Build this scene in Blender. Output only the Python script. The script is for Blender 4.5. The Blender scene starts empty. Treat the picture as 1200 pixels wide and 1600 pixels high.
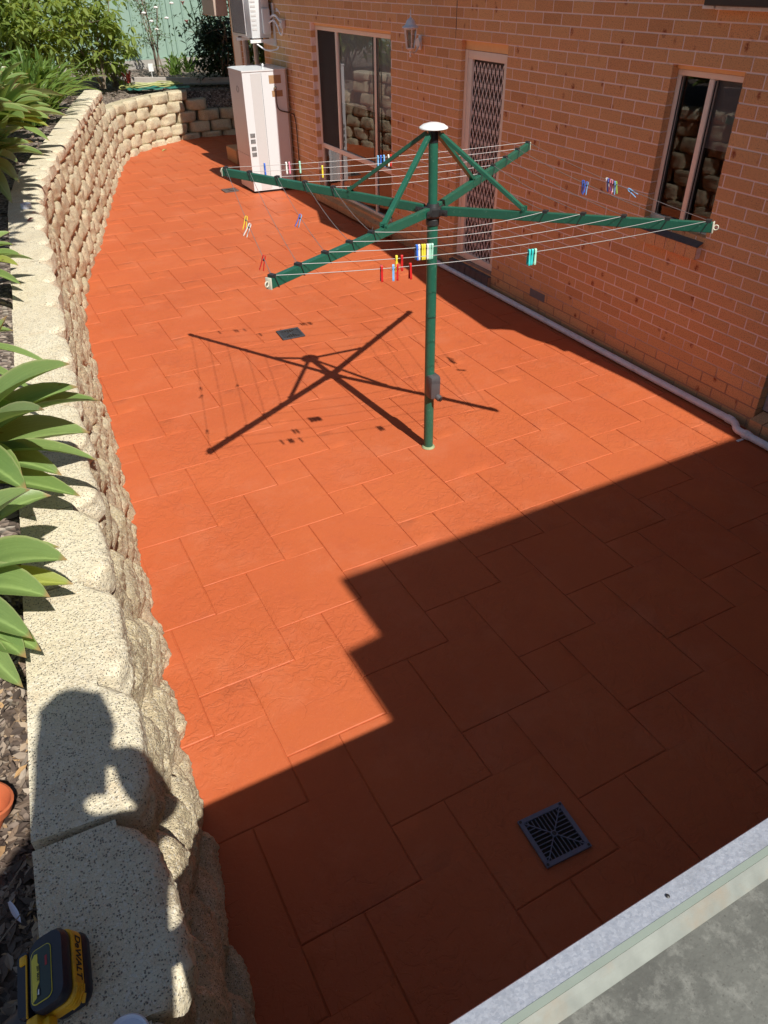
import bpy, bmesh, math, random
from mathutils import Vector, Matrix, noise, Euler
random.seed(7)
S = bpy.context.scene
COL = S.collection
R = math.radians

# ------------------------------------------------------------------ camera
CAM = Vector((-4.605, -7.045, 2.803))
yaw, pitch, roll, FPX = 0.48044, 0.64046, -0.01559, 1140.8
fw = Vector((math.sin(yaw)*math.cos(pitch), math.cos(yaw)*math.cos(pitch), -math.sin(pitch)))
r0 = Vector((math.cos(yaw), -math.sin(yaw), 0)); u0 = r0.cross(fw)
rt = r0*math.cos(roll)+u0*math.sin(roll); up = -r0*math.sin(roll)+u0*math.cos(roll)
cd = bpy.data.cameras.new('camera'); cam = bpy.data.objects.new('camera', cd); COL.objects.link(cam)
mw = Matrix(((rt.x, up.x, -fw.x, CAM.x), (rt.y, up.y, -fw.y, CAM.y), (rt.z, up.z, -fw.z, CAM.z), (0, 0, 0, 1)))
cam.matrix_world = mw
cd.sensor_fit = 'VERTICAL'; cd.sensor_height = 36; cd.sensor_width = 27; cd.lens = FPX/1600*36
cd.clip_start = 0.02; cd.clip_end = 500
S.camera = cam
# ------------------------------------------------------------------ sun, sky, exposure
SD = Vector((-0.065, 0.865, -1.0)).normalized()          # direction the light travels
sl = bpy.data.lights.new('sun', 'SUN'); so = bpy.data.objects.new('sun', sl); COL.objects.link(so)
sl.energy = 5.0; sl.angle = R(0.53); sl.color = (1.0, 0.95, 0.87)
so.rotation_euler = SD.to_track_quat('-Z', 'Y').to_euler(); so.location = (0, 0, 20)
W = bpy.data.worlds.new('World'); S.world = W; W.use_nodes = True
wn = W.node_tree; bg = wn.nodes['Background']
sky = wn.nodes.new('ShaderNodeTexSky'); sky.sky_type = 'NISHITA'; sky.sun_disc = False
sky.sun_elevation = math.asin(-SD.z); sky.sun_rotation = math.atan2(-SD.x, -SD.y)
sky.air_density = 1.0; sky.dust_density = 0.6
wn.links.new(sky.outputs[0], bg.inputs[0]); bg.inputs[1].default_value = 0.062
S.view_settings.view_transform = 'Standard'; S.view_settings.look = 'None'
S.view_settings.exposure = 0.2; S.view_settings.gamma = 1.0
S.view_settings.use_curve_mapping = False
S.render.resolution_x = 768; S.render.resolution_y = 1024

# ------------------------------------------------------------------ helpers
def tag(o, label=None, cat=None, group=None, kind=None):
    if label: o['label'] = label
    if cat: o['category'] = cat
    if group: o['group'] = group
    if kind: o['kind'] = kind
    return o
def thing(name, label, cat, loc=(0, 0, 0), group=None):
    o = bpy.data.objects.new(name, None); COL.objects.link(o); o.location = loc; o.empty_display_size = .1
    return tag(o, label, cat, group)
def worldloc(o):
    v = Vector((0, 0, 0))
    while o: v += o.location; o = o.parent
    return v
class MB:
    """collects world-space faces; build() links them as one mesh object"""
    def __init__(s): s.v = []; s.f = []
    def add(s, vs, fs):
        n = len(s.v); s.v += [tuple(v) for v in vs]; s.f += [tuple(i+n for i in f) for f in fs]; return s
    def box(s, a, b, M=None):
        x0, y0, z0 = a; x1, y1, z1 = b
        vs = [Vector(p) for p in ((x0, y0, z0), (x1, y0, z0), (x1, y1, z0), (x0, y1, z0), (x0, y0, z1), (x1, y0, z1), (x1, y1, z1), (x0, y1, z1))]
        if M: vs = [M@v for v in vs]
        return s.add(vs, [(0, 3, 2, 1), (4, 5, 6, 7), (0, 1, 5, 4), (1, 2, 6, 5), (2, 3, 7, 6), (3, 0, 4, 7)])
    def cbox(s, a, b, c=.004, M=None):
        """box with chamfered edges"""
        bm = bmesh.new(); bmesh.ops.create_cube(bm, size=1)
        a = Vector(a); b = Vector(b)
        for v in bm.verts: v.co = Vector(((a[i]+b[i])/2+v.co[i]*(b[i]-a[i]) for i in range(3)))
        bmesh.ops.bevel(bm, geom=bm.edges[:], offset=c, segments=2, affect='EDGES', profile=.5)
        bm.verts.ensure_lookup_table(); bm.verts.index_update()
        vs = [(M@v.co if M else v.co.copy()) for v in bm.verts]; fs = [[v.index for v in f.verts] for f in bm.faces]; bm.free()
        return s.add(vs, fs)
    def tube(s, pts, r, n=8, cap=True, sq=False):
        pts = [Vector(p) for p in pts]; rings = []; prev = None
        for i, p in enumerate(pts):
            t = (pts[min(i+1, len(pts)-1)]-pts[max(i-1, 0)]).normalized()
            a = t.cross(Vector((0, 0, 1)))
            if a.length < .05: a = t.cross(Vector((0, 1, 0)))
            a.normalize(); b = t.cross(a)
            if prev and a.dot(prev) < 0: a, b = -a, -b
            prev = a
            rr = r[i] if isinstance(r, (list, tuple)) else r
            rings.append([p+(a*math.cos(2*math.pi*(k+(.5 if sq else 0))/n)+b*math.sin(2*math.pi*(k+(.5 if sq else 0))/n))*rr for k in range(n)])
        vs = [v for g in rings for v in g]; fs = []
        for i in range(len(rings)-1):
            for k in range(n): fs.append((i*n+k, i*n+(k+1) % n, (i+1)*n+(k+1) % n, (i+1)*n+k))
        if cap: fs.append(tuple(range(n))[::-1]); fs.append(tuple((len(rings)-1)*n+k for k in range(n)))
        return s.add(vs, fs)
    def bar(s, p0, p1, w, h, upv=(0, 0, 1), c=0):
        p0 = Vector(p0); p1 = Vector(p1); t = (p1-p0); L = t.length; t.normalize()
        a = t.cross(Vector(upv)).normalized(); b = a.cross(t)
        M = Matrix(((t.x, a.x, b.x, p0.x), (t.y, a.y, b.y, p0.y), (t.z, a.z, b.z, p0.z), (0, 0, 0, 1)))
        return s.cbox((0, -w/2, -h/2), (L, w/2, h/2), c, M) if c else s.box((0, -w/2, -h/2), (L, w/2, h/2), M)
    def lathe(s, prof, c, n=24, axis=None):
        c = Vector(c); q = Vector((0, 0, 1)).rotation_difference(Vector(axis)) if axis else None
        vs = []
        for r_, z in prof:
            for k in range(n):
                v = Vector((r_*math.cos(2*math.pi*k/n), r_*math.sin(2*math.pi*k/n), z))
                vs.append(c+(q@v if q else v))
        fs = []
        for i in range(len(prof)-1):
            for k in range(n): fs.append((i*n+k, i*n+(k+1) % n, (i+1)*n+(k+1) % n, (i+1)*n+k))
        if prof[0][0] > 1e-4: fs.append(tuple(range(n))[::-1])
        if prof[-1][0] > 1e-4: fs.append(tuple((len(prof)-1)*n+k for k in range(n)))
        return s.add(vs, fs)
    def prism(s, poly, z0, z1):
        n = len(poly)
        vs = [(x, y, z0) for x, y in poly]+[(x, y, z1) for x, y in poly]
        fs = [tuple(range(n))[::-1], tuple(range(n, 2*n))]+[(i, (i+1) % n, n+(i+1) % n, n+i) for i in range(n)]
        return s.add(vs, fs)
    def build(s, name, mat, parent=None, smooth=False, kind=None, label=None, fix=True):
        me = bpy.data.meshes.new(name)
        off = worldloc(parent) if parent else Vector((0, 0, 0))
        me.from_pydata([Vector(v)-off for v in s.v], [], s.f); me.update()
        if fix:
            bm = bmesh.new(); bm.from_mesh(me); bmesh.ops.recalc_face_normals(bm, faces=bm.faces[:]); bm.to_mesh(me); bm.free()
        if smooth:
            for p in me.polygons: p.use_smooth = True
            if smooth != 'all': me.set_sharp_from_angle(angle=R(35))
        me.materials.append(mat)
        o = bpy.data.objects.new(name, me); COL.objects.link(o); o.parent = parent
        if kind: o['kind'] = kind
        if label: o['label'] = label
        return o
def link(name, me, parent=None, loc=None, rot=None):
    o = bpy.data.objects.new(name, me); COL.objects.link(o); o.parent = parent
    if loc is not None: o.location = Vector(loc)-(worldloc(parent) if parent else Vector())
    if rot is not None: o.rotation_euler = rot
    return o
def proj(p):
    d = Vector(p)-CAM; z = d.dot(fw)
    if z < .05: return None
    return 600+FPX*d.dot(rt)/z, 800-FPX*d.dot(up)/z, z
def sag(a, b, k, n=10):
    a = Vector(a); b = Vector(b)
    return [a.lerp(b, t/n)-Vector((0, 0, k*4*(t/n)*(1-t/n))) for t in range(n+1)]
def catmull(pts, n=8):
    P = [Vector(p) for p in pts]; out = []
    for i in range(len(P)-1):
        a = P[max(i-1, 0)]; b = P[i]; c = P[i+1]; d = P[min(i+2, len(P)-1)]
        for k in range(n):
            t = k/n
            out.append(.5*((2*b)+(c-a)*t+(2*a-5*b+4*c-d)*t*t+(3*b-a-3*c+d)*t**3))
    return out+[P[-1]]

# ------------------------------------------------------------------ materials
class NT:
    def __init__(s, name):
        s.m = bpy.data.materials.new(name); s.m.use_nodes = True; s.t = s.m.node_tree
        s.b = s.t.nodes['Principled BSDF']; s.out = s.t.nodes['Material Output']
        s.geo = None
    def n(s, typ, **k):
        nd = s.t.nodes.new('ShaderNode'+typ)
        for a, b in k.items():
            a = a.replace('_', ' ') if a.replace('_', ' ') in nd.inputs else a
            if a in nd.inputs:
                if hasattr(b, 'is_output'): s.t.links.new(b, nd.inputs[a])
                else: nd.inputs[a].default_value = b
            else: setattr(nd, a, b)
        return nd
    @property
    def pos(s):
        if not s.geo: s.geo = s.n('NewGeometry')
        return s.geo.outputs['Position']
    def noise(s, sc, det=3, rough=.5, vec=None, dist=0):
        return s.n('TexNoise', Vector=vec or s.pos, Scale=sc, Detail=det, Roughness=rough, Distortion=dist).outputs[0]
    def vor(s, sc, feat='F1', vec=None, out='Distance', rnd=1.0):
        return s.n('TexVoronoi', feature=feat, Vector=vec or s.pos, Scale=sc, Randomness=rnd).outputs[out]
    def ramp(s, f, stops, interp='LINEAR'):
        nd = s.n('ValToRGB', Fac=f); cr = nd.color_ramp; cr.interpolation = interp
        while len(cr.elements) < len(stops): cr.elements.new(.5)
        for e, (p, c) in zip(cr.elements, stops): e.position = p; e.color = (c if hasattr(c, '__len__') else (c, c, c))+(() if hasattr(c, '__len__') and len(c) == 4 else (1,)) if hasattr(c, '__len__') else (c, c, c, 1)
        return nd.outputs[0]
    def mix(s, f, a, b, mode='MIX'):
        nd = s.n('Mix', data_type='RGBA', blend_type=mode)
        for i, v in ((0, f), (6, a), (7, b)):
            if hasattr(v, 'is_output'): s.t.links.new(v, nd.inputs[i])
            else: nd.inputs[i].default_value = v if i == 0 else (tuple(v)+(1,) if len(v) == 3 else v)
        return nd.outputs[2]
    def math(s, op, a, b=0., c=0.):
        nd = s.n('Math', operation=op)
        for i, v in enumerate((a, b, c)):
            if hasattr(v, 'is_output'): s.t.links.new(v, nd.inputs[i])
            else: nd.inputs[i].default_value = v
        return nd.outputs[0]
    def bump(s, h, strength=.3, dist=.005, nrm=None):
        nd = s.n('Bump', Height=h, Strength=strength, Distance=dist)
        if nrm: s.t.links.new(nrm, nd.inputs['Normal'])
        return nd.outputs[0]
    def set(s, **k):
        for a, v in k.items():
            a = a.replace('_', ' ')
            if hasattr(v, 'is_output'): s.t.links.new(v, s.b.inputs[a])
            elif a == 'Base Color': s.b.inputs[a].default_value = tuple(v)+(1,)
            else: s.b.inputs[a].default_value = v
        return s
    def rnd(s):
        oi = s.n('ObjectInfo').outputs['Random']
        if not s.geo: s.geo = s.n('NewGeometry')
        return s.math('FRACT', s.math('ADD', oi, s.geo.outputs['Random Per Island']))
def plain(name, col, rough=.5, metal=0, var=.12, sc=25, bump=.0, spec=.5, dirt=None):
    t = NT(name); c = t.mix(t.noise(sc, 4), tuple(x*(1-var) for x in col), tuple(min(1, x*(1+var)) for x in col))
    if dirt:
        f = t.ramp(t.noise(dirt[1], 5, .65), [(.5, 0.), (.72, 1.)]); c = t.mix(t.math('MULTIPLY', f, dirt[2]), c, dirt[0])
    t.set(Base_Color=c, Roughness=rough, Metallic=metal, Specular_IOR_Level=spec)
    if bump: t.set(Normal=t.bump(t.noise(sc*8, 3), bump, .002))
    return t.m

def m_paving():
    t = NT('terracotta_paving_paint')
    big = t.noise(.9, 3); mid = t.noise(6, 4, .6); fine = t.noise(70, 3)
    c = t.mix(t.ramp(big, [(.3, 0.), (.7, 1.)]), (.47, .103, .031), (.55, .131, .041))
    c = t.mix(t.math('MULTIPLY', t.ramp(mid, [(.35, 0.), (.7, 1.)]), .3), c, (.47, .100, .042))
    c = t.mix(t.math('MULTIPLY', fine, .16), c, (.62, .21, .10))
    c = t.mix(t.ramp(t.noise(2.1, 6, .72), [(.50, 0.), (.70, .30)]), c, (.60, .21, .11)); c = t.mix(t.ramp(t.noise(3.3, 6, .75), [(.56, 0.), (.74, .38)]), c, (.36, .085, .040))
    c = t.mix(t.ramp(t.noise(240, 2, .5), [(.70, 0.), (.75, .5)]), c, (.7, .42, .3))
    rv = t.n('ObjectInfo').outputs['Random']
    c = t.mix(t.math('MULTIPLY', rv, .22), c, (.50, .105, .040))
    # slate relief: broad chips, ridges and fine grain
    d1 = t.noise(3.2, 5, .62, dist=.6); d2 = t.noise(14, 4, .6, dist=1.2); d3 = t.noise(120, 3, .6)
    vm = t.n('Mix', data_type='VECTOR'); 
    t.t.links.new(t.pos, vm.inputs[4]); nn = t.n('TexNoise', Vector=t.pos, Scale=3.5, Detail=4).outputs['Color']; t.t.links.new(nn, vm.inputs[5]); vm.inputs[0].default_value = .35
    e = t.n('TexVoronoi', feature='DISTANCE_TO_EDGE', Vector=vm.outputs[1], Scale=4.2).outputs['Distance']
    gate = t.ramp(t.noise(2.3, 2), [(.52, 0.), (.62, 1.)])
    ch = t.math('MULTIPLY', t.ramp(e, [(.0, 1.), (.012, 0.)]), gate)
    gm = t.ramp(t.noise(1.4, 3), [(.42, .15), (.60, 1.)]); step = t.ramp(d2, [(.46, 0.), (.50, .6), (.60, .7), (.66, 1.)])
    h = t.math('ADD', t.math('MULTIPLY', d1, 1.2), t.math('MULTIPLY', t.math('MULTIPLY', step, gm), .6))
    h = t.math('SUBTRACT', h, t.math('MULTIPLY', ch, .35)); h = t.math('ADD', h, t.math('MULTIPLY', d3, .12))
    t.set(Base_Color=c, Roughness=t.math('ADD', t.math('MULTIPLY', mid, .2), .50), Normal=t.bump(h, .62, .007), Specular_IOR_Level=.35)
    return t.m
def m_stone(top=False):
    t = NT('split_sandstone_block' if not top else 'cap_stone')
    n1 = t.noise(5, 5, .6); n2 = t.noise(16, 4, .6)
    c = t.mix(t.ramp(n1, [(.35, 0.), (.65, 1.)]), *(((.74, .66, .47), (.80, .74, .56)) if top else ((.60, .51, .32), (.70, .61, .42))))
    c = t.mix(t.math('MULTIPLY', t.ramp(n2, [(.52, 0.), (.68, 1.)]), .42), c, (.62, .48, .31))
    c = t.mix(t.math('MULTIPLY', t.rnd(), .28), c, (.62, .52, .37))
    wp = t.n('VectorMath', operation='MULTIPLY_ADD'); t.t.links.new(t.n('TexNoise', Vector=t.pos, Scale=230., Detail=2.).outputs['Color'], wp.inputs[0]); wp.inputs[1].default_value = (.005, .005, .005); t.t.links.new(t.pos, wp.inputs[2])
    sc = t.n('TexVoronoi', feature='F1', Vector=wp.outputs[0], Scale=200.)
    sp = t.math('MULTIPLY', t.ramp(sc.outputs['Distance'], [(.28, 1.), (.46, 0.)]), t.ramp(t.n('SeparateColor', Color=sc.outputs['Color']).outputs[0], [(.62, 0.), (.68, 1.)]))
    sc2 = t.n('TexVoronoi', feature='F1', Vector=wp.outputs[0], Scale=360.)
    sp2 = t.math('MULTIPLY', t.ramp(sc2.outputs['Distance'], [(.25, 1.), (.5, 0.)]), t.ramp(t.n('SeparateColor', Color=sc2.outputs['Color']).outputs[1], [(.62, 0.), (.7, .8)]))
    c = t.mix(t.math('MULTIPLY', sp2, .7), c, (.30, .27, .22)); c = t.mix(t.math('MULTIPLY', sp, .8), c, (.12, .115, .11))
    lt = t.math('MULTIPLY', t.ramp(t.n('SeparateColor', Color=sc.outputs['Color']).outputs[2], [(.86, 0.), (.9, 1.)]), .5)
    c = t.mix(lt, c, (.82, .79, .70))
    # grime in patches
    g = t.ramp(t.noise(2.2, 5, .7), [(.55, 0.), (.75, .35)]); c = t.mix(g, c, (.42, .38, .30))
    if not top: c = t.mix(t.ramp(t.noise(75, 5, .75), [(.52, 0.), (.68, .38)]), c, (.33, .25, .16))
    h = t.math('ADD', t.math('MULTIPLY', t.noise(42, 5, .7), 1.), t.math('MULTIPLY', t.noise(190, 3), .45))
    h = t.math('SUBTRACT', h, t.math('MULTIPLY', sp, .4))
    t.set(Base_Color=c, Roughness=.93, Specular_IOR_Level=.2, Normal=t.bump(h, .8, .009 if top else .016))
    return t.m
def m_brick():
    t = NT('textured_brown_brick'); r = t.rnd()
    c = t.ramp(r, [(0., (.64, .37, .175)), (.3, (.78, .47, .23)), (.55, (.70, .42, .20)), (.85, (.78, .43, .21)), (1., (.58, .32, .15))])
    n = t.noise(7, 4, .6); c = t.mix(t.math('MULTIPLY', n, .4), c, (.70, .40, .19))
    sp = t.ramp(t.noise(130, 4, .75), [(.36, 1.), (.47, 0.)]); c = t.mix(t.math('MULTIPLY', sp, .75), c, (.20, .10, .065))
    lp = t.ramp(t.noise(110, 3, .7), [(.56, 0.), (.68, .6)]); c = t.mix(lp, c, (.74, .48, .34))
    # iron burn spots on some bricks
    mp = t.n('Mapping', Vector=t.pos, Scale=(1, 1, .75)).outputs[0]
    v = t.n('TexVoronoi', feature='F1', Vector=mp, Scale=9.5)
    bs = t.math('MULTIPLY', t.ramp(v.outputs['Distance'], [(.10, 1.), (.24, 0.)]), t.ramp(t.n('SeparateColor', Color=v.outputs['Color']).outputs[0], [(.66, 0.), (.69, 1.)]))
    bs = t.math('MULTIPLY', bs, t.ramp(t.noise(60, 3), [(.38, .2), (.55, 1.)]))
    c = t.mix(t.math('MULTIPLY', bs, .85), c, (.22, .03, .015))
    z = t.n('SeparateXYZ', Vector=t.pos).outputs[2]
    lo = t.ramp(z, [(.04, .35), (.14, .0)]); c = t.mix(lo, c, (.17, .12, .09))
    t.set(Base_Color=c, Roughness=.9, Specular_IOR_Level=.25, Normal=t.bump(t.noise(230, 3, .7), .6, .003))
    return t.m
def m_mortar():
    t = NT('pinkish_mortar')
    c = t.mix(t.noise(30, 4), (.88, .73, .67), (.93, .80, .74))
    z = t.n('SeparateXYZ', Vector=t.pos).outputs[2]
    zz = t.math('ADD', z, t.math('MULTIPLY', t.noise(1.3, 3), .5))
    f = t.ramp(zz, [(.45, 1.), (.72, 0.)]); c = t.mix(f, c, (.42, .25, .17))
    st = t.ramp(t.noise(5, 5, .7), [(.56, 0.), (.7, .5)]); c = t.mix(st, c, (.36, .24, .2))
    t.set(Base_Color=c, Roughness=.95, Specular_IOR_Level=.1, Normal=t.bump(t.noise(300, 2), .4, .002))
    return t.m
def m_leaf(name, a, b, sc=6, rough=.42, trans=.25, veins=False):
    t = NT(name); r = t.rnd()
    c = t.mix(r, a, b); c = t.mix(t.math('MULTIPLY', t.noise(sc, 4, .6), .5), c, tuple(x*.7 for x in a))
    t.set(Base_Color=c, Roughness=rough, Specular_IOR_Level=.4)
    if veins:
        av = t.n('Attribute', attribute_name='leafuv').outputs['Vector']; sx = t.n('SeparateXYZ', Vector=av).outputs
        st = t.noise(1., 3, .6, vec=t.n('Mapping', Vector=av, Scale=(46, 2.2, 1)).outputs[0])
        c = t.mix(t.ramp(st, [(.35, 0.), (.65, .45)]), c, tuple(x*.62 for x in a))
        mid = t.math('ABSOLUTE', t.math('SUBTRACT', sx[0], .5)); c = t.mix(t.ramp(mid, [(.0, .5), (.09, 0.)]), c, tuple(min(1, x*1.5) for x in b))
        c = t.mix(t.ramp(mid, [(.44, 0.), (.5, .6)]), c, (.42, .44, .20))
        c = t.mix(t.ramp(t.math('ADD', sx[1], t.math('MULTIPLY', t.noise(30, 3), .05)), [(.965, 0.), (1., 1.)]), c, (.30, .19, .09))
        hs_ = t.math('MULTIPLY', t.ramp(t.noise(22, 2, .5), [(.71, 0.), (.73, 1.)]), 1.); c = t.mix(hs_, c, (.10, .07, .03))
    dz = t.ramp(t.noise(sc*30, 4, .75), [(.62, 0.), (.72, .35)]); c = t.mix(dz, c, tuple(min(1, x*2.2) for x in b)); t.set(Base_Color=c)
    t.set(Normal=t.bump(t.noise(sc*3, 4), .35, .006))
    tr = t.n('BsdfTranslucent', Color=tuple(min(1, x*1.5) for x in (b[0]*1.2, b[1]*1.15, b[2]*.6))+(1,))
    mx = t.n('MixShader', Fac=trans); t.t.links.new(t.b.outputs[0], mx.inputs[1]); t.t.links.new(tr.outputs[0], mx.inputs[2])
    t.t.links.new(mx.outputs[0], t.out.inputs[0])
    return t.m
def m_glass():
    t = NT('window_glass'); g = t.n('BsdfGlossy', Roughness=.003, Color=(.95, .95, .98, 1)); tr = t.n('BsdfTransparent', Color=(.72, .74, .75, 1))
    fr = t.n('Fresnel', IOR=1.5).outputs[0]; mx = t.n('MixShader', Fac=t.math('MULTIPLY', fr, 1.7))
    t.t.links.new(tr.outputs[0], mx.inputs[1]); t.t.links.new(g.outputs[0], mx.inputs[2]); t.t.links.new(mx.outputs[0], t.out.inputs[0])
    return t.m
def m_mulch():
    t = NT('bark_mulch'); v = t.n('TexVoronoi', feature='F1', Vector=t.pos, Scale=38.)
    c = t.ramp(t.n('SeparateColor', Color=v.outputs['Color']).outputs[0], [(0., (.06, .045, .035)), (.4, (.16, .12, .095)), (.75, (.28, .22, .18)), (1., (.42, .37, .31))])
    t.set(Base_Color=c, Roughness=.95, Normal=t.bump(v.outputs['Distance'], 1., .02)); return t.m
def m_litter():
    t = NT('leaf_litter'); r = t.rnd()
    c = t.ramp(r, [(0., (.04, .028, .022)), (.35, (.10, .07, .052)), (.6, (.20, .14, .095)), (.85, (.36, .30, .235)), (1., (.44, .27, .12))])
    t.set(Base_Color=c, Roughness=.8, Normal=t.bump(t.noise(120, 3), .4, .002)); return t.m
def m_galv():
    t = NT('galvanised_flashing'); v = t.n('TexVoronoi', feature='F1', Vector=t.pos, Scale=320.)
    c = t.mix(t.n('SeparateColor', Color=v.outputs['Color']).outputs[0], (.42, .46, .54), (.56, .60, .68))
    c = t.mix(t.ramp(t.noise(14, 5, .7), [(.5, 0.), (.7, .6)]), c, (.36, .38, .42))
    t.set(Base_Color=c, Roughness=.5, Metallic=.35, Normal=t.bump(t.noise(150, 3), .3, .002)); return t.m
def m_dusty():
    t = NT('dusty_roof_sheet')
    c = t.mix(t.ramp(t.noise(7, 6, .7), [(.38, 0.), (.62, 1.)]), (.095, .097, .088), (.145, .15, .135))
    c = t.mix(t.ramp(t.noise(38, 5, .75), [(.5, 0.), (.68, .6)]), c, (.26, .265, .24))
    mp = t.n('Mapping', Vector=t.pos, Scale=(60, 8, 10), Rotation=(0, 0, .9)).outputs[0]
    c = t.mix(t.ramp(t.noise(1, 4, .7, vec=mp), [(.62, 0.), (.72, .35)]), c, (.32, .32, .29))
    c = t.mix(t.ramp(t.noise(260, 2), [(.64, 0.), (.7, .7)]), c, (.09, .09, .08))
    t.set(Base_Color=c, Roughness=.8, Normal=t.bump(t.noise(120, 4), .35, .003)); return t.m
def m_green():
    t = NT('weathered_green_paint')
    c = t.mix(t.noise(9, 4), (.014, .095, .060), (.024, .135, .088))
    c = t.mix(t.ramp(t.noise(55, 4, .7), [(.60, 0.), (.70, .5)]), c, (.14, .28, .21))
    c = t.mix(t.ramp(t.noise(28, 5, .75), [(.70, 0.), (.73, .8)]), c, (.5, .5, .46))
    t.set(Base_Color=c, Roughness=.38, Specular_IOR_Level=.5); return t.m

def m_screen():
    t = NT('insect_screen_mesh'); t.set(Base_Color=(.035, .032, .03), Roughness=.8); tr = t.n('BsdfTransparent'); mx = t.n('MixShader', Fac=.72)
    t.t.links.new(tr.outputs[0], mx.inputs[1]); t.t.links.new(t.b.outputs[0], mx.inputs[2]); t.t.links.new(mx.outputs[0], t.out.inputs[0]); return t.m
SCREEN = m_screen()
PAV = m_paving(); STONE = m_stone(); CAPSTONE = m_stone(True); BRICK = m_brick(); MORTAR = m_mortar(); GLASS = m_glass(); MULCH = m_mulch(); LITTER = m_litter()
GALV = m_galv(); DUSTY = m_dusty(); GREEN = m_green()
CREAM = plain('cream_window_paint', (.88, .80, .68), .45, var=.05)
HEAD = plain('cream_lintel_bounce_tint', (.84, .56, .26), .6, var=.08)  # cream head trims; orange bounce light is painted into this colour
WHITE = plain('white_paint', (.82, .83, .83), .4, var=.05, dirt=((.4, .34, .26), 6, .5))
HEATW = plain('heater_enamel', (.68, .72, .74), .35, var=.03)
HEATG = plain('heater_grey_panel', (.57, .58, .58), .4, var=.03)
BLACK = plain('black_plastic', (.015, .015, .017), .45, var=.2)
DARKM = plain('dark_metal', (.05, .05, .052), .45, .4, var=.3, sc=60)
GRATE = plain('grate_plastic', (.17, .175, .25), .45, var=.25, sc=60)
PVC = plain('pvc_pipe_paint', (.85, .87, .92), .35, var=.05, dirt=((.4, .3, .25), 8, .4))
WIRE = plain('grey_line_wire', (.25, .24, .24), .45, .2, var=.2)
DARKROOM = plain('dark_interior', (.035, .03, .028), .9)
CURT = plain('pale_curtain', (.45, .46, .45), .8); CURTD = plain('brown_blind', (.10, .085, .08), .8)
FENCE = plain('pale_green_fence_steel', (.27, .39, .32), .5, var=.05)
CONC = plain('weathered_concrete', (.36, .34, .31), .9, var=.25, sc=8, bump=.5)
SLEEPER = plain('grey_garden_edging', (.42, .38, .34), .9, var=.25, sc=9, bump=.5)
BROWNM = plain('brown_label', (.36, .22, .11), .6); CABLE = plain('dark_cable', (.035, .02, .02), .5)
ROOFM = plain('roof_sheet', (.35, .33, .30), .6); FASCIA = plain('fascia_paint', (.45, .36, .30), .5); SOFF = plain('dark_gutter', (.05, .04, .035), .5)
AGAVE = m_leaf('agave_leaf', (.15, .25, .075), (.27, .38, .13), 5, .32, .2, veins=True)
AGAVEY = m_leaf('yellowing_agave_leaf', (.27, .33, .07), (.36, .40, .10), 5, .5, .2, veins=True)
STRAP = m_leaf('strap_leaf', (.085, .165, .035), (.20, .30, .07), 8, .4, .3)
SHRUB = m_leaf('bright_shrub_leaf', (.10, .17, .035), (.30, .37, .10), 8, .45, .35)
DARKLF = m_leaf('dark_shrub_leaf', (.018, .04, .018), (.05, .085, .035), 8, .4, .12)
ROSELF = m_leaf('rose_leaf', (.06, .12, .045), (.15, .22, .09), 8, .45, .25)
REDLF = m_leaf('rust_leaf', (.12, .05, .03), (.22, .12, .05), 8, .5, .25)
BARK = plain('bark', (.20, .16, .12), .9, var=.4, sc=20, bump=.6)
PETALW = plain('white_petal', (.8, .76, .72), .5); PETALO = plain('orange_petal', (.85, .25, .02), .5); PETALP = plain('pink_petal', (.65, .28, .27), .5)
TERRA = plain('terracotta_pot', (.50, .13, .05), .7, var=.2)
SOIL = plain('dark_soil', (.03, .02, .015), 1.)
def pegm(n, c): return plain(n, c, .35, var=.06)
PEG = dict(red=pegm('peg_red', (.62, .02, .02)), pink=pegm('peg_pink', (.75, .25, .35)), blue=pegm('peg_blue', (.05, .16, .66)), lblue=pegm('peg_light_blue', (.22, .50, .85)),
  white=pegm('peg_white', (.82, .83, .80)), yellow=pegm('peg_yellow', (.85, .72, .06)), green=pegm('peg_green', (.20, .62, .22)), mint=pegm('peg_mint', (.42, .78, .60)),
  teal=pegm('peg_teal', (.05, .62, .60)), purple=pegm('peg_purple', (.20, .10, .42)), orange=pegm('peg_orange', (.80, .16, .03)), lime=pegm('peg_lime', (.45, .82, .18)))

# ------------------------------------------------------------------ ground
g = MB(); g.add([(-150, -150, -.06), (150, -150, -.06), (150, 150, -.06), (-150, 150, -.06)], [(0, 1, 2, 3)])
tag(g.build('ground', SOIL), kind='structure')
patio = MB(); patio.box((-5.1, -9, -.055), (3.2, 10.5, -.0065)); patio = patio.build('patio', PAV); tag(patio, kind='structure')

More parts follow.
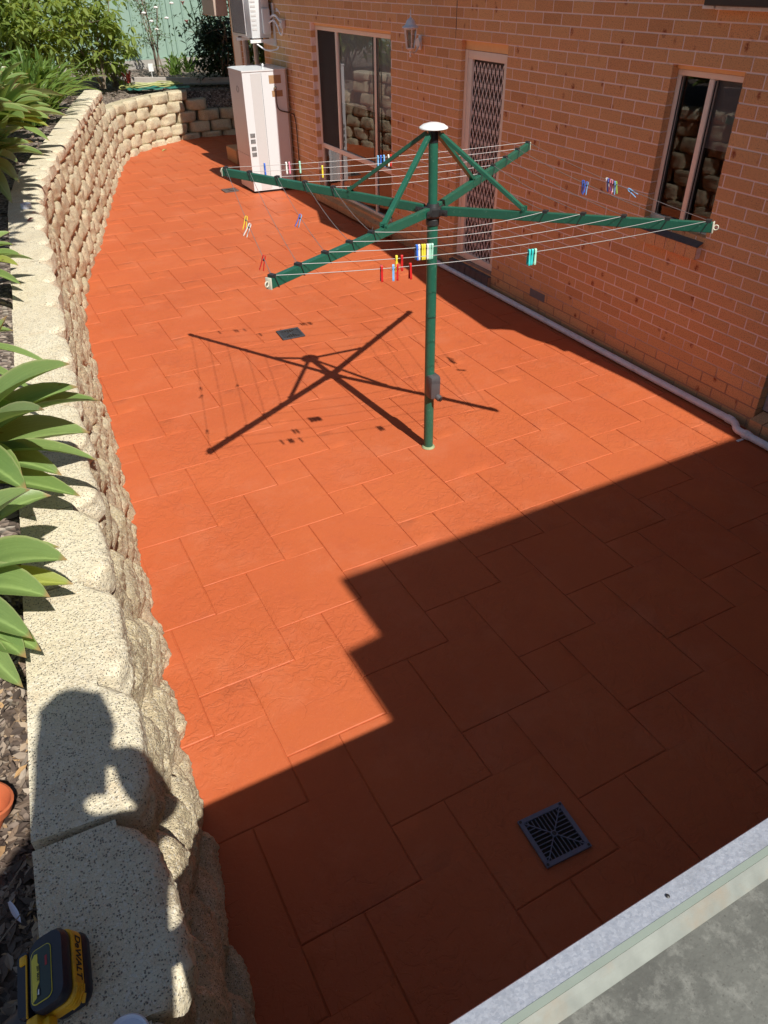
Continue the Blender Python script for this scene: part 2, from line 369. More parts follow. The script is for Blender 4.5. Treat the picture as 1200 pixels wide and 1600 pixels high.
def paver_mesh(w, h, seed):
    """stamped slate slab: worn edges, slightly wavy outline, a few lumps in its face"""
    rs = random.Random(seed); nx = max(3, int(w/.08)); ny = max(3, int(h/.08)); vs = []; fs = []
    gx = .0022
    xs = [gx, gx+.0042]+[gx+.0042+(w-2*gx-.0084)*i/nx for i in range(1, nx)]+[w-gx-.0042, w-gx]
    ys = [gx, gx+.0042]+[gx+.0042+(h-2*gx-.0084)*i/ny for i in range(1, ny)]+[h-gx-.0042, h-gx]
    X = len(xs); Y = len(ys)
    for j, y in enumerate(ys):
        for i, x in enumerate(xs):
            e = i in (0, X-1) or j in (0, Y-1)
            z = -.0028+.0024*noise.noise(Vector((x*23+seed, y*23, 1.5))) if e else noise.noise(Vector((x*5+seed*3.1, y*5, seed)))*.0016+noise.noise(Vector((x*19, y*19+seed, seed)))*.0006
            dx = noise.noise(Vector((y*9, seed, i)))*.0022 if i in (0, 1, X-2, X-1) and 1 < j < Y-2 else 0
            dy = noise.noise(Vector((x*9, seed+5, j)))*.0022 if j in (0, 1, Y-2, Y-1) and 1 < i < X-2 else 0
            vs.append((x+dx, y+dy, z))
    for j in range(Y-1):
        for i in range(X-1): fs.append((j*X+i, j*X+i+1, (j+1)*X+i+1, (j+1)*X+i))
    per = [(i, 0) for i in range(X)]+[(X-1, j) for j in range(1, Y)]+[(i, Y-1) for i in range(X-2, -1, -1)]+[(0, j) for j in range(Y-2, 0, -1)]
    n0 = len(vs); pi = [j*X+i for i, j in per]
    vs += [(vs[k][0], vs[k][1], -.02) for k in pi]
    L = len(pi)
    for a in range(L): fs.append((pi[a], n0+a, n0+(a+1) % L, pi[(a+1) % L]))
    return vs, fs
PVAR = {}
for kind, w, h in (('big', .5, .51), ('small', .25, .255)):
    PVAR[kind] = []
    for s_ in range(6):
        vs, fs = paver_mesh(w, h, s_+(0 if kind == 'big' else 20)); me = bpy.data.meshes.new('paver'); me.from_pydata(vs, [], fs); me.update(); me.materials.append(PAV)
        for p in me.polygons: p.use_smooth = True
        me.set_sharp_from_angle(angle=R(25)); PVAR[kind].append((me, vs, fs))

# retaining wall path (foot of the wall face), also limits the patio
PATH = catmull([(-4.64, -8.2, 0), (-4.60, -6.9, 0), (-4.565, -6.0, 0), (-4.52, -5.5, 0), (-4.475, -5.0, 0), (-4.42, -4.4, 0), (-4.36, -3.7, 0), (-4.29, -2.95, 0), (-4.21, -2.05, 0), (-4.13, -1.1, 0),
  (-4.04, -.1, 0), (-3.95, .6, 0), (-3.82, 1.3, 0), (-3.61, 2.1, 0), (-3.33, 3.1, 0), (-2.93, 4.6, 0), (-2.50, 6.2, 0), (-2.23, 7.1, 0), (-2.0, 7.9, 0), (-1.72, 8.5, 0), (-1.3, 9.0, 0), (-.8, 9.4, 0), (-.25, 9.66, 0), (.3, 9.7, 0), (1.0, 9.6, 0), (2.6, 9.3, 0)], 10)
CUM = [0]
for a, b in zip(PATH, PATH[1:]): CUM.append(CUM[-1]+(b-a).length)
def at(s):
    s = max(0, min(CUM[-1]-1e-4, s)); lo = 0
    import bisect
    lo = min(len(PATH)-2, bisect.bisect_right(CUM, s)-1); t = (s-CUM[lo])/(CUM[lo+1]-CUM[lo])
    p = PATH[lo].lerp(PATH[lo+1], t); a = PATH[max(lo-1, 0)]; b = PATH[min(lo+2, len(PATH)-1)]; tg = (b-a).normalized()
    return p, tg, Vector((tg.y, -tg.x, 0))
def s_of(y, rng=(0, 1e9)):
    return min((abs(p.y-y), c) for p, c in zip(PATH, CUM) if rng[0] <= c <= rng[1])[1]
def inside(x, y):
    best = min(PATH, key=lambda p: (p.x-x)**2+(p.y-y)**2); i = PATH.index(best); _, tg, n = at(CUM[i])
    return (Vector((x, y, 0))-best).dot(n) > -.22
tiles = []
for a in range(-14, 22):
    for b in range(-30, 40):
        x0 = -4.10+a*.5+b*.25; y0 = -3.84+a*.245-b*.51
        for kind, px, py, w, h in (('big', x0+.25, y0-.51, .5, .51), ('small', x0, y0-.255, .25, .255)):
            cx, cy = px+w/2, py+h/2
            if not (-4.9 < cx < .2 + (2.8 if cy > 7 else 0) and -8.6 < cy < 10.0): continue
            if not all(inside(qx, qy) for qx, qy in ((cx, cy),)): continue
            q = proj((cx, cy, 0)); vis = q and -60 < q[0] < 1260 and -30 < q[1] < 1660
            tiles.append(((w*h/(q[2]**2)) if vis else 0, kind, px, py))
tiles.sort(reverse=True)
rest = MB()
for i, (sz, kind, px, py) in enumerate(tiles):
    me, vs, fs = PVAR[kind][random.randrange(6)]
    if i < 300 and sz > 0: link('paver', me, patio, (px, py, random.uniform(-.0006, .0006)))
    else: rest.add([(x+px, y+py, z) for x, y, z in vs], fs)
rest.build('paver_field', PAV, patio, smooth=True, kind='stuff', fix=False)

# ------------------------------------------------------------------ retaining wall
wall = thing('retaining_wall', 'curved cream split-block retaining wall along the left of the orange patio', 'retaining wall', (-4.3, -2, 0))
def block_mesh(w, h, d, seed, nx, nz, rough=.02, cap=False):
    rs = random.Random(seed); vs = []; grid = []
    pln = [(rs.uniform(-.22, .22), rs.uniform(-.35, .35), rs.uniform(.0, .016)) for _ in range(8)]
    ch = rs.uniform(.05, .08); b1 = rs.uniform(-.35, .35); tilt = rs.uniform(-.014, .014)
    for j in range(nz+1):
        row = []
        for i in range(nx+1):
            u = -1+2*i/nx; v = -1+2*j/nz
            uu = math.copysign(abs(u)**.8, u); x = uu*w/2; z = h/2*(1+math.copysign(abs(v)**.85, v))
            bul = -ch*max(0, (abs(u-b1*.2)-.55)/.45)**1.6-.022*max(0, (abs(v)-.6)/.4)**1.8+tilt*u
            p = Vector((x*9+seed*7.7, z*9, seed*1.3))
            k = 1-.8*(max(abs(u), 0)**12)
            rg = (noise.noise(p*.7)*1.25+noise.noise(Vector((p.x*1.9, p.y*.9, p.z)))*.55+abs(noise.noise(Vector((p.x*4.2, p.y*2.2, p.z))))*.55+noise.noise(Vector((p.x*9.5, p.y*5, p.z)))*.28+abs(noise.noise(p*17))*.16)*rough
            fac = min(a*x+b*(z-h/2)+c for a, b, c in pln); bul += fac*(.55 if cap else .9 if nx > 30 else .6); rg = rg*(.66 if nx > 30 else .95)+abs(noise.noise(Vector((p.x*7, p.y*3.5, 4.))))*.006*(nx > 30)
            if cap: bul += -.006*max(0, v)**6
            row.append(len(vs)); vs.append((x+(noise.noise(p*3+Vector((5, 5, 5)))*.006 if 0 < i < nx else 0), bul+rg*k, z+(noise.noise(p*2+Vector((9, 1, 2)))*.005 if 0 < j < nz else 0)))
        grid.append(row)
    fs = [(grid[j][i], grid[j][i+1], grid[j+1][i+1], grid[j+1][i]) for j in range(nz) for i in range(nx)]
    # top and bottom: rows running back
    nb = 3; back = []
    def back_row(row, z):
        rows = [row]
        for k in range(1, nb+1):
            y = -d*k/nb; rr = []
            for i in row:
                x = vs[i][0]*(1-.0*k); rr.append(len(vs)); vs.append((x, y, z+(noise.noise(Vector((x*14+seed, y*14, z)))*.0022 if k < nb else 0)))
            rows.append(rr)
        return rows
    T = back_row(grid[-1], h); B = back_row(grid[0], 0)
    for rows, flip in ((T, 0), (B, 1)):
        for a, b in zip(rows, rows[1:]):
            for i in range(nx): fs.append((a[i], a[i+1], b[i+1], b[i]) if not flip else (a[i+1], a[i], b[i], b[i+1]))
    fs.append(tuple(T[-1])+tuple(B[-1][::-1]))
    for side in (0, -1):
        loop = [g_[side] for g_ in grid]+[r_[side] for r_ in T[1:]]+[r_[side] for r_ in B[1:]][::-1]
        fs.append(tuple(loop) if side == 0 else tuple(loop[::-1]))
    me = bpy.data.meshes.new('block'); me.from_pydata(vs, [], fs); me.update()
    bm = bmesh.new(); bm.from_mesh(me); bmesh.ops.recalc_face_normals(bm, faces=bm.faces[:]); bm.to_mesh(me); bm.free()
    for p in me.polygons: p.use_smooth = len(p.vertices) < 5
    me.set_sharp_from_angle(angle=R(38)); me.materials.append(CAPSTONE if cap and seed < 80 else STONE)
    return me
PITCH = .44
LOW = [block_mesh(.428, .196, .24, s_, 14, 9, .032) for s_ in range(9)]
MID = [block_mesh(.428, .196, .24, s_, 26, 15, .030) for s_ in range(20, 27)]
HI = [block_mesh(.428, .196, .24, s_, 60, 34, .027) for s_ in range(40, 46)]
CLOW = [block_mesh(.432, .14, .27, s_, 14, 6, .018, True) for s_ in range(60, 66)]
CHI = [block_mesh(.432, .14, .27, s_, 60, 22, .018, True) for s_ in range(70, 76)]
CLOW3 = [block_mesh(.436, .17, .27, s_, 14, 6, .018, True) for s_ in range(80, 85)]
sEnd = s_of(7.35); S0 = s_of(-5.93)
BAT = .085
def zrow(k): return (-.1, .1, .3, .5, .7, .9)[k]
def put_block(s, k, z, lib, name='block', extra=0, jit=1):
    p, tg, n = at(s)
    # chord normal over the block length keeps faces on the curve
    off = -BAT*(z+.1)-.01+extra+random.uniform(-.006, .006)*jit
    q = p+n*off; ang = math.atan2(tg.y, tg.x)
    me = random.choice(lib)
    # local x along path reversed so that local +y points to the patio
    o = link(name, me, wall, (q.x, q.y, z), (random.uniform(-.01, .01)*jit, 0, ang+math.pi+random.uniform(-.02, .02)*jit))
    return o
for k in range(6):
    s = S0-PITCH*6+(PITCH/2 if k % 2 else 0)
    while s < CUM[-1]-.2:
        z = zrow(k); p, _, _ = at(s)
        top = z+.2
        lim = s <= sEnd if k >= 4 else True
        if k == 4 and sEnd < s < sEnd+PITCH*.8 and False: lim = True
        # far wall steps down to the right
        if s > sEnd:
            far = at(s)[0]
            if k == 4: lim = False
            if k == 3 and far.x > .42: lim = False
        if lim:
            q = proj((p.x, p.y, z)); dist = q[2] if q else 3
            vis = q is None or (-300 < q[0] < 1500 and q[1] < 2600)
            lib = HI if dist < 3.0 else MID if dist < 6.5 else LOW
            put_block(s, k, z, lib)
        s += PITCH
# caps on the high wall
s = S0-PITCH*5+.22
while s < sEnd+.1:
    p, _, _ = at(s); q = proj((p.x, p.y, 1.1)); dist = q[2] if q else 2
    put_block(s, 6, 1.1, CHI if dist < 4.5 else CLOW, 'cap_block', extra=.028, jit=.5); s += PITCH
# caps on the lower far wall
s = sEnd+.42
while s < CUM[-1]-.2:
    far = at(s)[0]
    if far.x < -.02: put_block(s, 4, .7, CLOW3, 'cap_block', extra=.012)
    elif far.x > .62: put_block(s, 4, .5, CLOW3, 'cap_block', extra=.012)
    s += PITCH

# ------------------------------------------------------------------ garden beds
def zbed(s, d):
    hi = 1.165; lo = .80
    e = min(1, max(0, (s-sEnd-.05)/.5)); e = e*e*(3-2*e)
    far = lo+.05*max(0, d-.2); near = hi+.03*max(0, d-.3)
    return near*(1-e)+far*e
bed = MB(); rows = []
DS = [.12, .26, .36, .5, .7, .95, 1.3, 1.8, 2.5, 3.5, 5, 7.5]
ns = 190
for i in range(ns+1):
    s = CUM[-1]*i/ns; p, tg, n = at(s); row = []
    for d in DS:
        q = p-n*(d+.12*1.0); z = zbed(s, d)-(.30 if d < .2 else 0)+.018*noise.noise(Vector((q.x*4, q.y*4, 0)))+.01*noise.noise(Vector((q.x*15, q.y*15, 0)))
        row.append(len(bed.v)); bed.v.append((q.x, q.y, z))
    rows.append(row)
for a, b in zip(rows, rows[1:]):
    for i in range(len(DS)-1): bed.f.append((a[i], b[i], b[i+1], a[i+1]))
tag(bed.build('garden_bed', MULCH, smooth='all'), kind='structure')

def zb(x, y):
    best = min(range(len(PATH)), key=lambda i: (PATH[i].x-x)**2+(PATH[i].y-y)**2); _, tg, n = at(CUM[best])
    d = -(Vector((x, y, 0))-PATH[best]).dot(n)-.12
    return zbed(CUM[best], d)+.018*noise.noise(Vector((x*4, y*4, 0))), d
def scatter(name, n, xr, yr, size, mat, kindlab, zoff=.004, thick=False):
    m = MB(); c = 0; tries = 0
    while c < n and tries < n*6:
        tries += 1
        x = random.uniform(*xr); y = random.uniform(*yr); z, d = zb(x, y)
        if d < .165: continue
        L = random.uniform(*size); w = L*random.uniform(.25, .5); a = random.uniform(0, 6.28); e = Euler((random.uniform(-.5, .5), random.uniform(-.5, .5), a)).to_matrix()
        o = Vector((x, y, z+zoff+random.uniform(0, .014)))
        cu = random.uniform(-.2, .3)*L
        pts = [(-L/2, 0, 0), (-L*.15, -w/2, cu*.4), (L*.2, -w*.42, cu*.5), (L/2, 0, 0), (L*.2, w*.42, cu*.5), (-L*.15, w/2, cu*.4), (0, 0, cu*.15)]
        m.add([o+e@Vector(p) for p in pts], [(0, 1, 6), (1, 2, 6), (2, 3, 6), (3, 4, 6), (4, 5, 6), (5, 0, 6)]); c += 1
    return tag(m.build(name, mat, fix=False), kindlab[0], kindlab[1], kind='stuff')
scatter('leaf_litter', 5200, (-5.25, -4.72), (-6.75, -4.9), (.012, .05), LITTER, ('dry leaves and bark chips lying beside the wall cap', 'leaf litter'))
scatter('bark_chips', 5500, (-6.2, 2.2), (-4.9, 12.6), (.03, .08), LITTER, ('bark chips covering the garden bed behind the wall', 'bark mulch'))

# ------------------------------------------------------------------ brick house
house = thing('brick_house', 'brown brick house wall with windows and white screen door, right of the patio', 'house', (0, 0, 0))
HZ = 2.236; RH = .086; BL = .24
OPEN = [(1.4545, 3.69, .15, 2.236), (-.752, .006, .172, 2.236), (-3.3265, -2.7125, 1.19, 2.236), (-5.6, -4.13, .0, 2.1), (5.55, 6.62, .9, 2.236)]
Y0, Y1, ZT = -7.6, 6.95, HZ+8*RH
mo = MB()
MO = [(a-.004, b+.004, c, d) for a, b, c, d in OPEN]
ys = sorted({Y0, Y1}|{v for o in MO for v in o[:2]}); zs = sorted({0, ZT}|{v for o in MO for v in o[2:]})
for ya, yb in zip(ys, ys[1:]):
    for za, zb_ in zip(zs, zs[1:]):
        if any(o[0] <= (ya+yb)/2 <= o[1] and o[2] <= (za+zb_)/2 <= o[3] for o in MO): continue
        mo.box((.0026, ya, za), (.112, yb, zb_))
mo.build('mortar', MORTAR, house)
bricks = []
for n in range(-8, 26):
    z1 = HZ-n*RH-.005; z0 = HZ-(n+1)*RH+.005
    if n == 25: z0 = 0
    offs = 0 if n % 2 else .12
    i = -30
    while i < 34:
        ya = i*BL+offs; yb = ya+BL-.01; i += 1
        ya = max(ya, Y0); yb = min(yb, Y1)
        segs = [(ya, yb)]
        for o in OPEN:
            if z1 > o[2]+.02 and z0 < o[3]-.02:
                ns_ = []
                for a, b in segs:
                    if b <= o[0] or a >= o[1]: ns_.append((a, b)); continue
                    if a < o[0]: ns_.append((a, o[0]))
                    if b > o[1]: ns_.append((o[1], b))
                segs = ns_
        for a, b in segs:
            if b-a < .03: continue
            za, zz = z0, z1
            bricks.append((a, b, za, zz))
def brick_geo(w, h):
    c = .0015; d = .105
    vs = [(0+c, 0, 0), (c, w, 0), (c, w, h), (c, 0, h), (0, c, c), (0, w-c, c), (0, w-c, h-c), (0, c, h-c), (d, 0, 0), (d, w, 0), (d, w, h), (d, 0, h)]
    fs = [(4, 5, 6, 7), (0, 1, 5, 4), (1, 2, 6, 5), (2, 3, 7, 6), (3, 0, 4, 7), (0, 8, 9, 1), (1, 9, 10, 2), (2, 10, 11, 3), (3, 11, 8, 0)]
    return vs, [f[::-1] for f in fs]
scored = []
for a, b, za, zz in bricks:
    q = proj((0, (a+b)/2, (za+zz)/2)); sc = 0
    if q and -10 < q[0] < 1210 and -5 < q[1] < 1600:
        q1 = proj((0, a, za)); q2 = proj((0, b, za)); q3 = proj((0, a, zz))
        if q1 and q2 and q3: sc = abs((q2[0]-q1[0])*(q3[1]-q1[1])-(q2[1]-q1[1])*(q3[0]-q1[0]))
    scored.append((sc, a, b, za, zz))
scored.sort(reverse=True); cache = {}; br = MB()
for i, (sc, a, b, za, zz) in enumerate(scored):
    jx = random.uniform(-.0012, .0012)
    if i < 292 and sc > 0:
        key = (round(b-a, 3), round(zz-za, 3))
        if key not in cache:
            vs, fs = brick_geo(b-a, zz-za); me = bpy.data.meshes.new('brick'); me.from_pydata(vs, [], fs); me.update(); me.materials.append(BRICK); cache[key] = me
        link('brick', cache[key], house, (jx, a, za))
    else:
        vs, fs = brick_geo(b-a, zz-za); br.add([(x+jx, y+a, z+za) for x, y, z in vs], fs)
br.build('brick_courses', BRICK, house, kind='stuff', fix=False)
# corner return and plinth at the far end
e_ = MB(); e_.box((.0, Y1, 0), (3.0, Y1+.1, ZT)); e_.build('end_wall', BRICK, house)
pl = MB(); pl.cbox((-.27, 6.75, 0), (-.004, 7.3, .24), .02); pl.build('brick_plinth', BRICK, house)
dp = MB(); dp.cbox((-.02, 6.63, 1.0), (-.002, 6.95, 2.42), .004); dp.build('corner_trim', CREAM, house)

def rowlock(y0, y1, zt, zb_, x_out, x_in, parent, name='sill_brick', w=.078, drop=.03, mat=BRICK, zback=None):
    """sloping sill of bricks on edge"""
    k = max(1, round((y1-y0)/(w+.01))); st = (y1-y0)/k
    for i in range(k):
        a = y0+i*st+.004; b = y0+(i+1)*st-.004; m = MB()
        o_ = random.uniform(-.002, .002)
        poly = [(x_out+o_, zb_), (x_out+o_, zt-drop), (x_in, zt), (x_in, zb_)]
        vs = [(x, a, z) for x, z in poly]+[(x, b, z) for x, z in poly]
        m.add(vs, [(0, 1, 2, 3), (7, 6, 5, 4), (0, 4, 5, 1), (1, 5, 6, 2), (2, 6, 7, 3), (3, 7, 4, 0)])
        m.build(name, mat, parent)
    m = MB(); m.box((x_out+.006, y0+.002, zb_+.003), (x_in+.001, y1-.002, zt-drop-.004)); m.build('sill_mortar', MORTAR, parent)
SILLD = plain('weathered_sill_brick', (.13, .105, .10), .9, var=.4, sc=40, bump=.6)

def frame_rect(mb, x0, x1, ya, yb, za, zb_, w, c=.003):
    """four butted bars round the rectangle, w wide"""
    mb.cbox((x0, ya, zb_-w), (x1, yb, zb_), c); mb.cbox((x0, ya, za), (x1, yb, za+w), c)
    mb.cbox((x0, ya, za+w+.0005), (x1, ya+w, zb_-w-.0005), c); mb.cbox((x0, yb-w, za+w+.0005), (x1, yb, zb_-w-.0005), c)
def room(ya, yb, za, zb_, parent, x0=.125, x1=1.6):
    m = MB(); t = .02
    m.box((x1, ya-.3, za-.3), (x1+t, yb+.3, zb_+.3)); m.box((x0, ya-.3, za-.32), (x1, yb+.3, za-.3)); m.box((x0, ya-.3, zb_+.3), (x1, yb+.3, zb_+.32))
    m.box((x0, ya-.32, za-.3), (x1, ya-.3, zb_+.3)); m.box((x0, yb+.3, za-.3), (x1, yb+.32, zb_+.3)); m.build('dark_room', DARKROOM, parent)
def pane(ya, yb, za, zb_, x, parent):
    m = MB(); m.add([(x, ya, za), (x, yb, za), (x, yb, zb_), (x, ya, zb_)], [(3, 2, 1, 0)]); return m.build('pane', GLASS, parent, fix=False)
# --- large window with fixed, sliding and lower panes
w1 = bpy.data.objects.new('window', None); COL.objects.link(w1); w1.parent = house; w1.location = (.08, 2.57, .15)
m = MB(); frame_rect(m, .062, .112, 1.4575, 3.687, .153, 2.200, .045)
m.cbox((.064, 1.503, .735), (.110, 3.641, .795), .003)                                   # transom
for y in (3.05, 1.97): m.cbox((.066, y-.026, .796), (.108, y+.026, 2.154), .003)
for y in (3.08, 2.0): m.cbox((.066, y-.018, .199), (.108, y+.018, .734), .003)
m.build('frame', CREAM, w1, smooth=True)
m = MB(); m.cbox((.056, 2.0, .80), (.0615, 2.018, 2.15), .001); m.build('sliding_track', BLACK, w1)
m = MB(); m.cbox((.056, 1.90, .80), (.064, 1.918, 2.15), .001); m.build('sliding_track', BLACK, w1)
m = MB(); m.cbox((.05, 1.4575, 2.203), (.112, 3.687, 2.234), .002); m.build('head_trim', HEAD, w1)
for a, b in ((1.503, 1.944), (1.996, 3.024), (3.076, 3.641)): pane(a, b, .795, 2.155, .088, w1)
for a, b in ((1.503, 1.982), (2.018, 3.062), (3.098, 3.641)): pane(a, b, .198, .735, .088, w1)
cu = MB()
def curtain(cb, ya, yb, za, zb_, x, amp=.02, per=.07):
    n = int((yb-ya)/.012); vs = []; fs = []
    for i in range(n+1):
        y = ya+(yb-ya)*i/n; xx = x+amp*math.sin(y*6.283/per)
        vs += [(xx, y, za), (xx, y, zb_)]
    for i in range(n): fs.append((2*i, 2*i+1, 2*i+3, 2*i+2))
    cb.add(vs, fs)
curtain(cu, 1.46, 3.05, 1.36, 2.19, .1165, .0006, .3); cu.build('roller_blind', plain('pale_roller_blind', (.80, .76, .76), .8), w1, smooth='all', fix=False)
cu = MB(); curtain(cu, 3.05, 3.66, .80, 2.19, .19, .012, .09); cu.build('blind', CURTD, w1, smooth='all', fix=False)
cu = MB(); curtain(cu, 2.95, 3.42, .16, .78, .17, .015, .12); cu.build('curtain', CURT, w1, smooth='all', fix=False)
m = MB(); m.box((.0735, 3.078, .797), (.0745, 3.639, 2.153)); m.build('insect_screen', SCREEN, w1)
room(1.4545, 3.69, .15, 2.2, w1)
rowlock(1.44, 3.70, .148, .03, -.075, .058, w1, w=.1, drop=.035, mat=BRICK)
# --- narrow window on the right
w2 = bpy.data.objects.new('window', None); COL.objects.link(w2); w2.parent = house; w2.location = (.08, -3.02, 1.19)
m = MB(); frame_rect(m, .060, .112, -3.3240, -2.7150, 1.195, 2.204, .036)
m.cbox((.058, -3.048, 1.232), (.106, -3.006, 2.167), .003); m.build('frame', CREAM, w2, smooth=True)
m = MB(); m.cbox((.066, -3.004, 1.24), (.074, -2.996, 2.16), .001); m.cbox((.066, -2.757, 1.24), (.074, -2.752, 2.16), .001); m.cbox((.066, -3.060, 1.24), (.074, -3.052, 2.16), .001); m.build('rubber_seal', BLACK, w2)
m = MB(); m.cbox((.045, -3.3240, 2.207), (.112, -2.7150, 2.234), .002); m.build('head_trim', HEAD, w2)
pane(-3.006, -2.751, 1.231, 2.168, .088, w2); pane(-3.288, -3.048, 1.231, 2.168, .096, w2)
cu = MB(); curtain(cu, -3.32, -3.03, 1.74, 2.2, .1165, .0006, .3); cu.build('blind', plain('grey_blind', (.40, .34, .34), .8), w2, smooth='all', fix=False)
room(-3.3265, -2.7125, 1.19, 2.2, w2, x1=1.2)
rowlock(-3.322, -2.716, 1.187, 1.045, -.052, .058, w2, w=.1, drop=.055, mat=BRICK)
m = MB()
vs = [(-.056, -3.325, 1.134), (.0575, -3.325, 1.190), (.0575, -2.714, 1.190), (-.056, -2.714, 1.134)]
m.add(vs+[(x, y, z+.004) for x, y, z in vs], [(0, 1, 2, 3), (4, 7, 6, 5), (0, 4, 5, 1), (1, 5, 6, 2), (2, 6, 7, 3), (3, 7, 4, 0)]); m.build('sill_top', SILLD, w2)
# --- far window beside the house corner
w3 = bpy.data.objects.new('window', None); COL.objects.link(w3); w3.parent = house; w3.location = (.05, 6.1, .9)
m = MB(); frame_rect(m, .02, .08, 5.553, 6.617, .905, 2.232, .05)
m.cbox((.022, 6.06, .956), (.078, 6.10, 2.18), .003); m.build('frame', CREAM, w3, smooth=True)
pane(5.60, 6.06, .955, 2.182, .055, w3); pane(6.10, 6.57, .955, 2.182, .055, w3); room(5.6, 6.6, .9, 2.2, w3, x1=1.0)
# --- security screen door
dr = bpy.data.objects.new('door', None); COL.objects.link(dr); dr.parent = house; dr.location = (.05, -.37, .17)
m = MB(); m.cbox((.05, -.75, 2.158), (.112, .004, 2.233), .003); m.build('head_trim', HEAD, dr)
m = MB(); m.cbox((.045, -.04, .176), (.112, .004, 2.156), .003); m.cbox((.045, -.750, .176), (.112, -.715, 2.156), .003); m.build('door_jamb', CREAM, dr)
m = MB(); frame_rect(m, .052, .082, -.713, -.0425, .178, 2.154, .072); m.build('frame', CREAM, dr, smooth=True)
gr = MB()
ya, yb, za, zb_ = -.641, -.1145, .25, 2.082
cw, chh = .064, .125
def zig(y, sgn, z0, n):
    pts = []
    for i in range(n+1):
        pts.append((.067, y+sgn*(cw/2)*(1 if i % 2 else 0), z0+i*chh/2))
    return pts
nx_ = int((yb-ya)/(cw/2))+1; nz_ = int((zb_-za)/(chh/2))
for k in range(nx_):
    y = ya+.004+k*cw/2*1.0
    if y > yb: break
    for i in range(nz_):
        z0 = za+i*chh/2; z1 = z0+chh/2
        dirn = 1 if (i+k) % 2 == 0 else -1
        y0_, y1_ = (y-cw*.22, y+cw*.22) if dirn > 0 else (y+cw*.22, y-cw*.22)
        y0_ = min(max(y0_, ya), yb); y1_ = min(max(y1_, ya), yb)
        gr.bar((.067, y0_, z0), (.067, y1_, z1), .0052, .0045, upv=(1, 0, 0))
        if i % 2 == 0: gr.box((.0655, y-.0028, z0-.016), (.0685, y+.0028, z0+.016))
gr.build('diamond_grille', plain('grille_white', (.88, .86, .82), .5, var=.04), dr, fix=False)
m = MB(); m.box((.10, -.745, .18), (.13, .0, 2.15)); m.build('inner_door', plain('dark_inner_door', (.05, .03, .028), .5), dr)
m = MB(); m.cbox((.028, -.062, 1.05), (.052, -.048, 1.20), .004); m.cbox((.044, -.075, 1.02), (.051, -.035, 1.23), .003); m.build('handle', WHITE, dr)
rowlock(-.76, .014, .170, .0, -.045, .112, dr, w=.1, drop=.02, mat=SILLD)
# --- opening beyond the right-hand brick corner
w4 = bpy.data.objects.new('door', None); COL.objects.link(w4); w4.parent = house; w4.location = (.05, -4.9, .0)
m = MB(); frame_rect(m, .07, .112, -5.597, -4.133, .155, 2.098, .05); m.build('frame', plain('grey_frame', (.42, .42, .43), .5), w4)
pane(-5.55, -4.18, .2, 2.05, .09, w4); room(-5.6, -4.13, .3, 2.1, w4, x1=1.2)
rowlock(-5.60, -4.145, .15, .0, -.06, .068, w4, w=.1, drop=.03, mat=BRICK)
# --- weep vent low in the wall
m = MB(); m.cbox((-.004, -1.655, .167), (.004, -1.424, .243), .0015)
for k in range(6): m.box((-.0055, -1.65, .174+k*.011), (-.0038, -1.43, .177+k*.011))
m.build('vent', plain('grey_vent', (.20, .20, .21), .7), house)
# --- control joint (thin dark line above the door)
m = MB(); m.box((-.0008, .115, 2.24), (.006, .122, ZT)); m.build('control_joint', CABLE, house)
# --- roof parts
ev = MB()
pts = [(-.17, 9.6), (-.17, 3.43), (-.085, 2.05), (-.09, 1.35), (-.10, .53), (-.30, -.03), (-.12, -1.4), (-.21, -2.2), (-.27, -2.65), (-.36, -3.3), (-.39, -3.9), (-.41, -4.16), (-.30, -4.22), (-.22, -4.29), (-.2, -4.5), (-.07, -4.9), (.02, -5.9), (.02, -7.5), (2.5, -7.5), (2.5, 9.6)]
ev.prism(pts, 2.95, 3.05); ev.build('roof', ROOFM, house)  # out of view; edge outline shaped to cast the shade strip along the wall
ev = MB(); ev.cbox((-.13, -4.6, 2.585), (-.004, -2.99, 2.66), .004); ev.build('gutter', SOFF, house)
ev = MB(); ev.cbox((-.10, -3.05, 2.565), (-.006, -2.955, 2.584), .003); ev.cbox((-.09, -3.6, 2.562), (-.006, -3.052, 2.5835), .003); ev.build('downlight_bracket', WHITE, house)
ev = MB(); ev.cbox((-.25, 7.05, 2.2), (-.02, 7.7, 3.0), .01); ev.build('fascia', FASCIA, house)
ev = MB(); ev.box((.62, -7.4, 3.06), (4, 3.2, 8.6)); ev.build('added_sky_block', BRICK, house)  # unseen mass added to keep sky light off the shaded patio
ev = MB(); ev.box((-2.6, -15, 4.53), (3, -12.3, 9.2)); ev.build('added_sky_block', BRICK, house)  # second unseen block, added behind the viewer to deepen the foreground shade
# upper storey behind the viewer, its eave throws the stepped shade
up_ = MB(); up_.box((-3.0, -15, 0), (3, -8.45, 4.3)); up_.build('rear_wing', BRICK, house)
up_ = MB(); up_.prism([(-3.10, -8.06), (3.2, -8.06), (3.2, -15), (-3.31, -15), (-3.31, -8.575), (-3.10, -8.555)], 4.42, 4.52); up_.build('rear_roof', ROOFM, house)

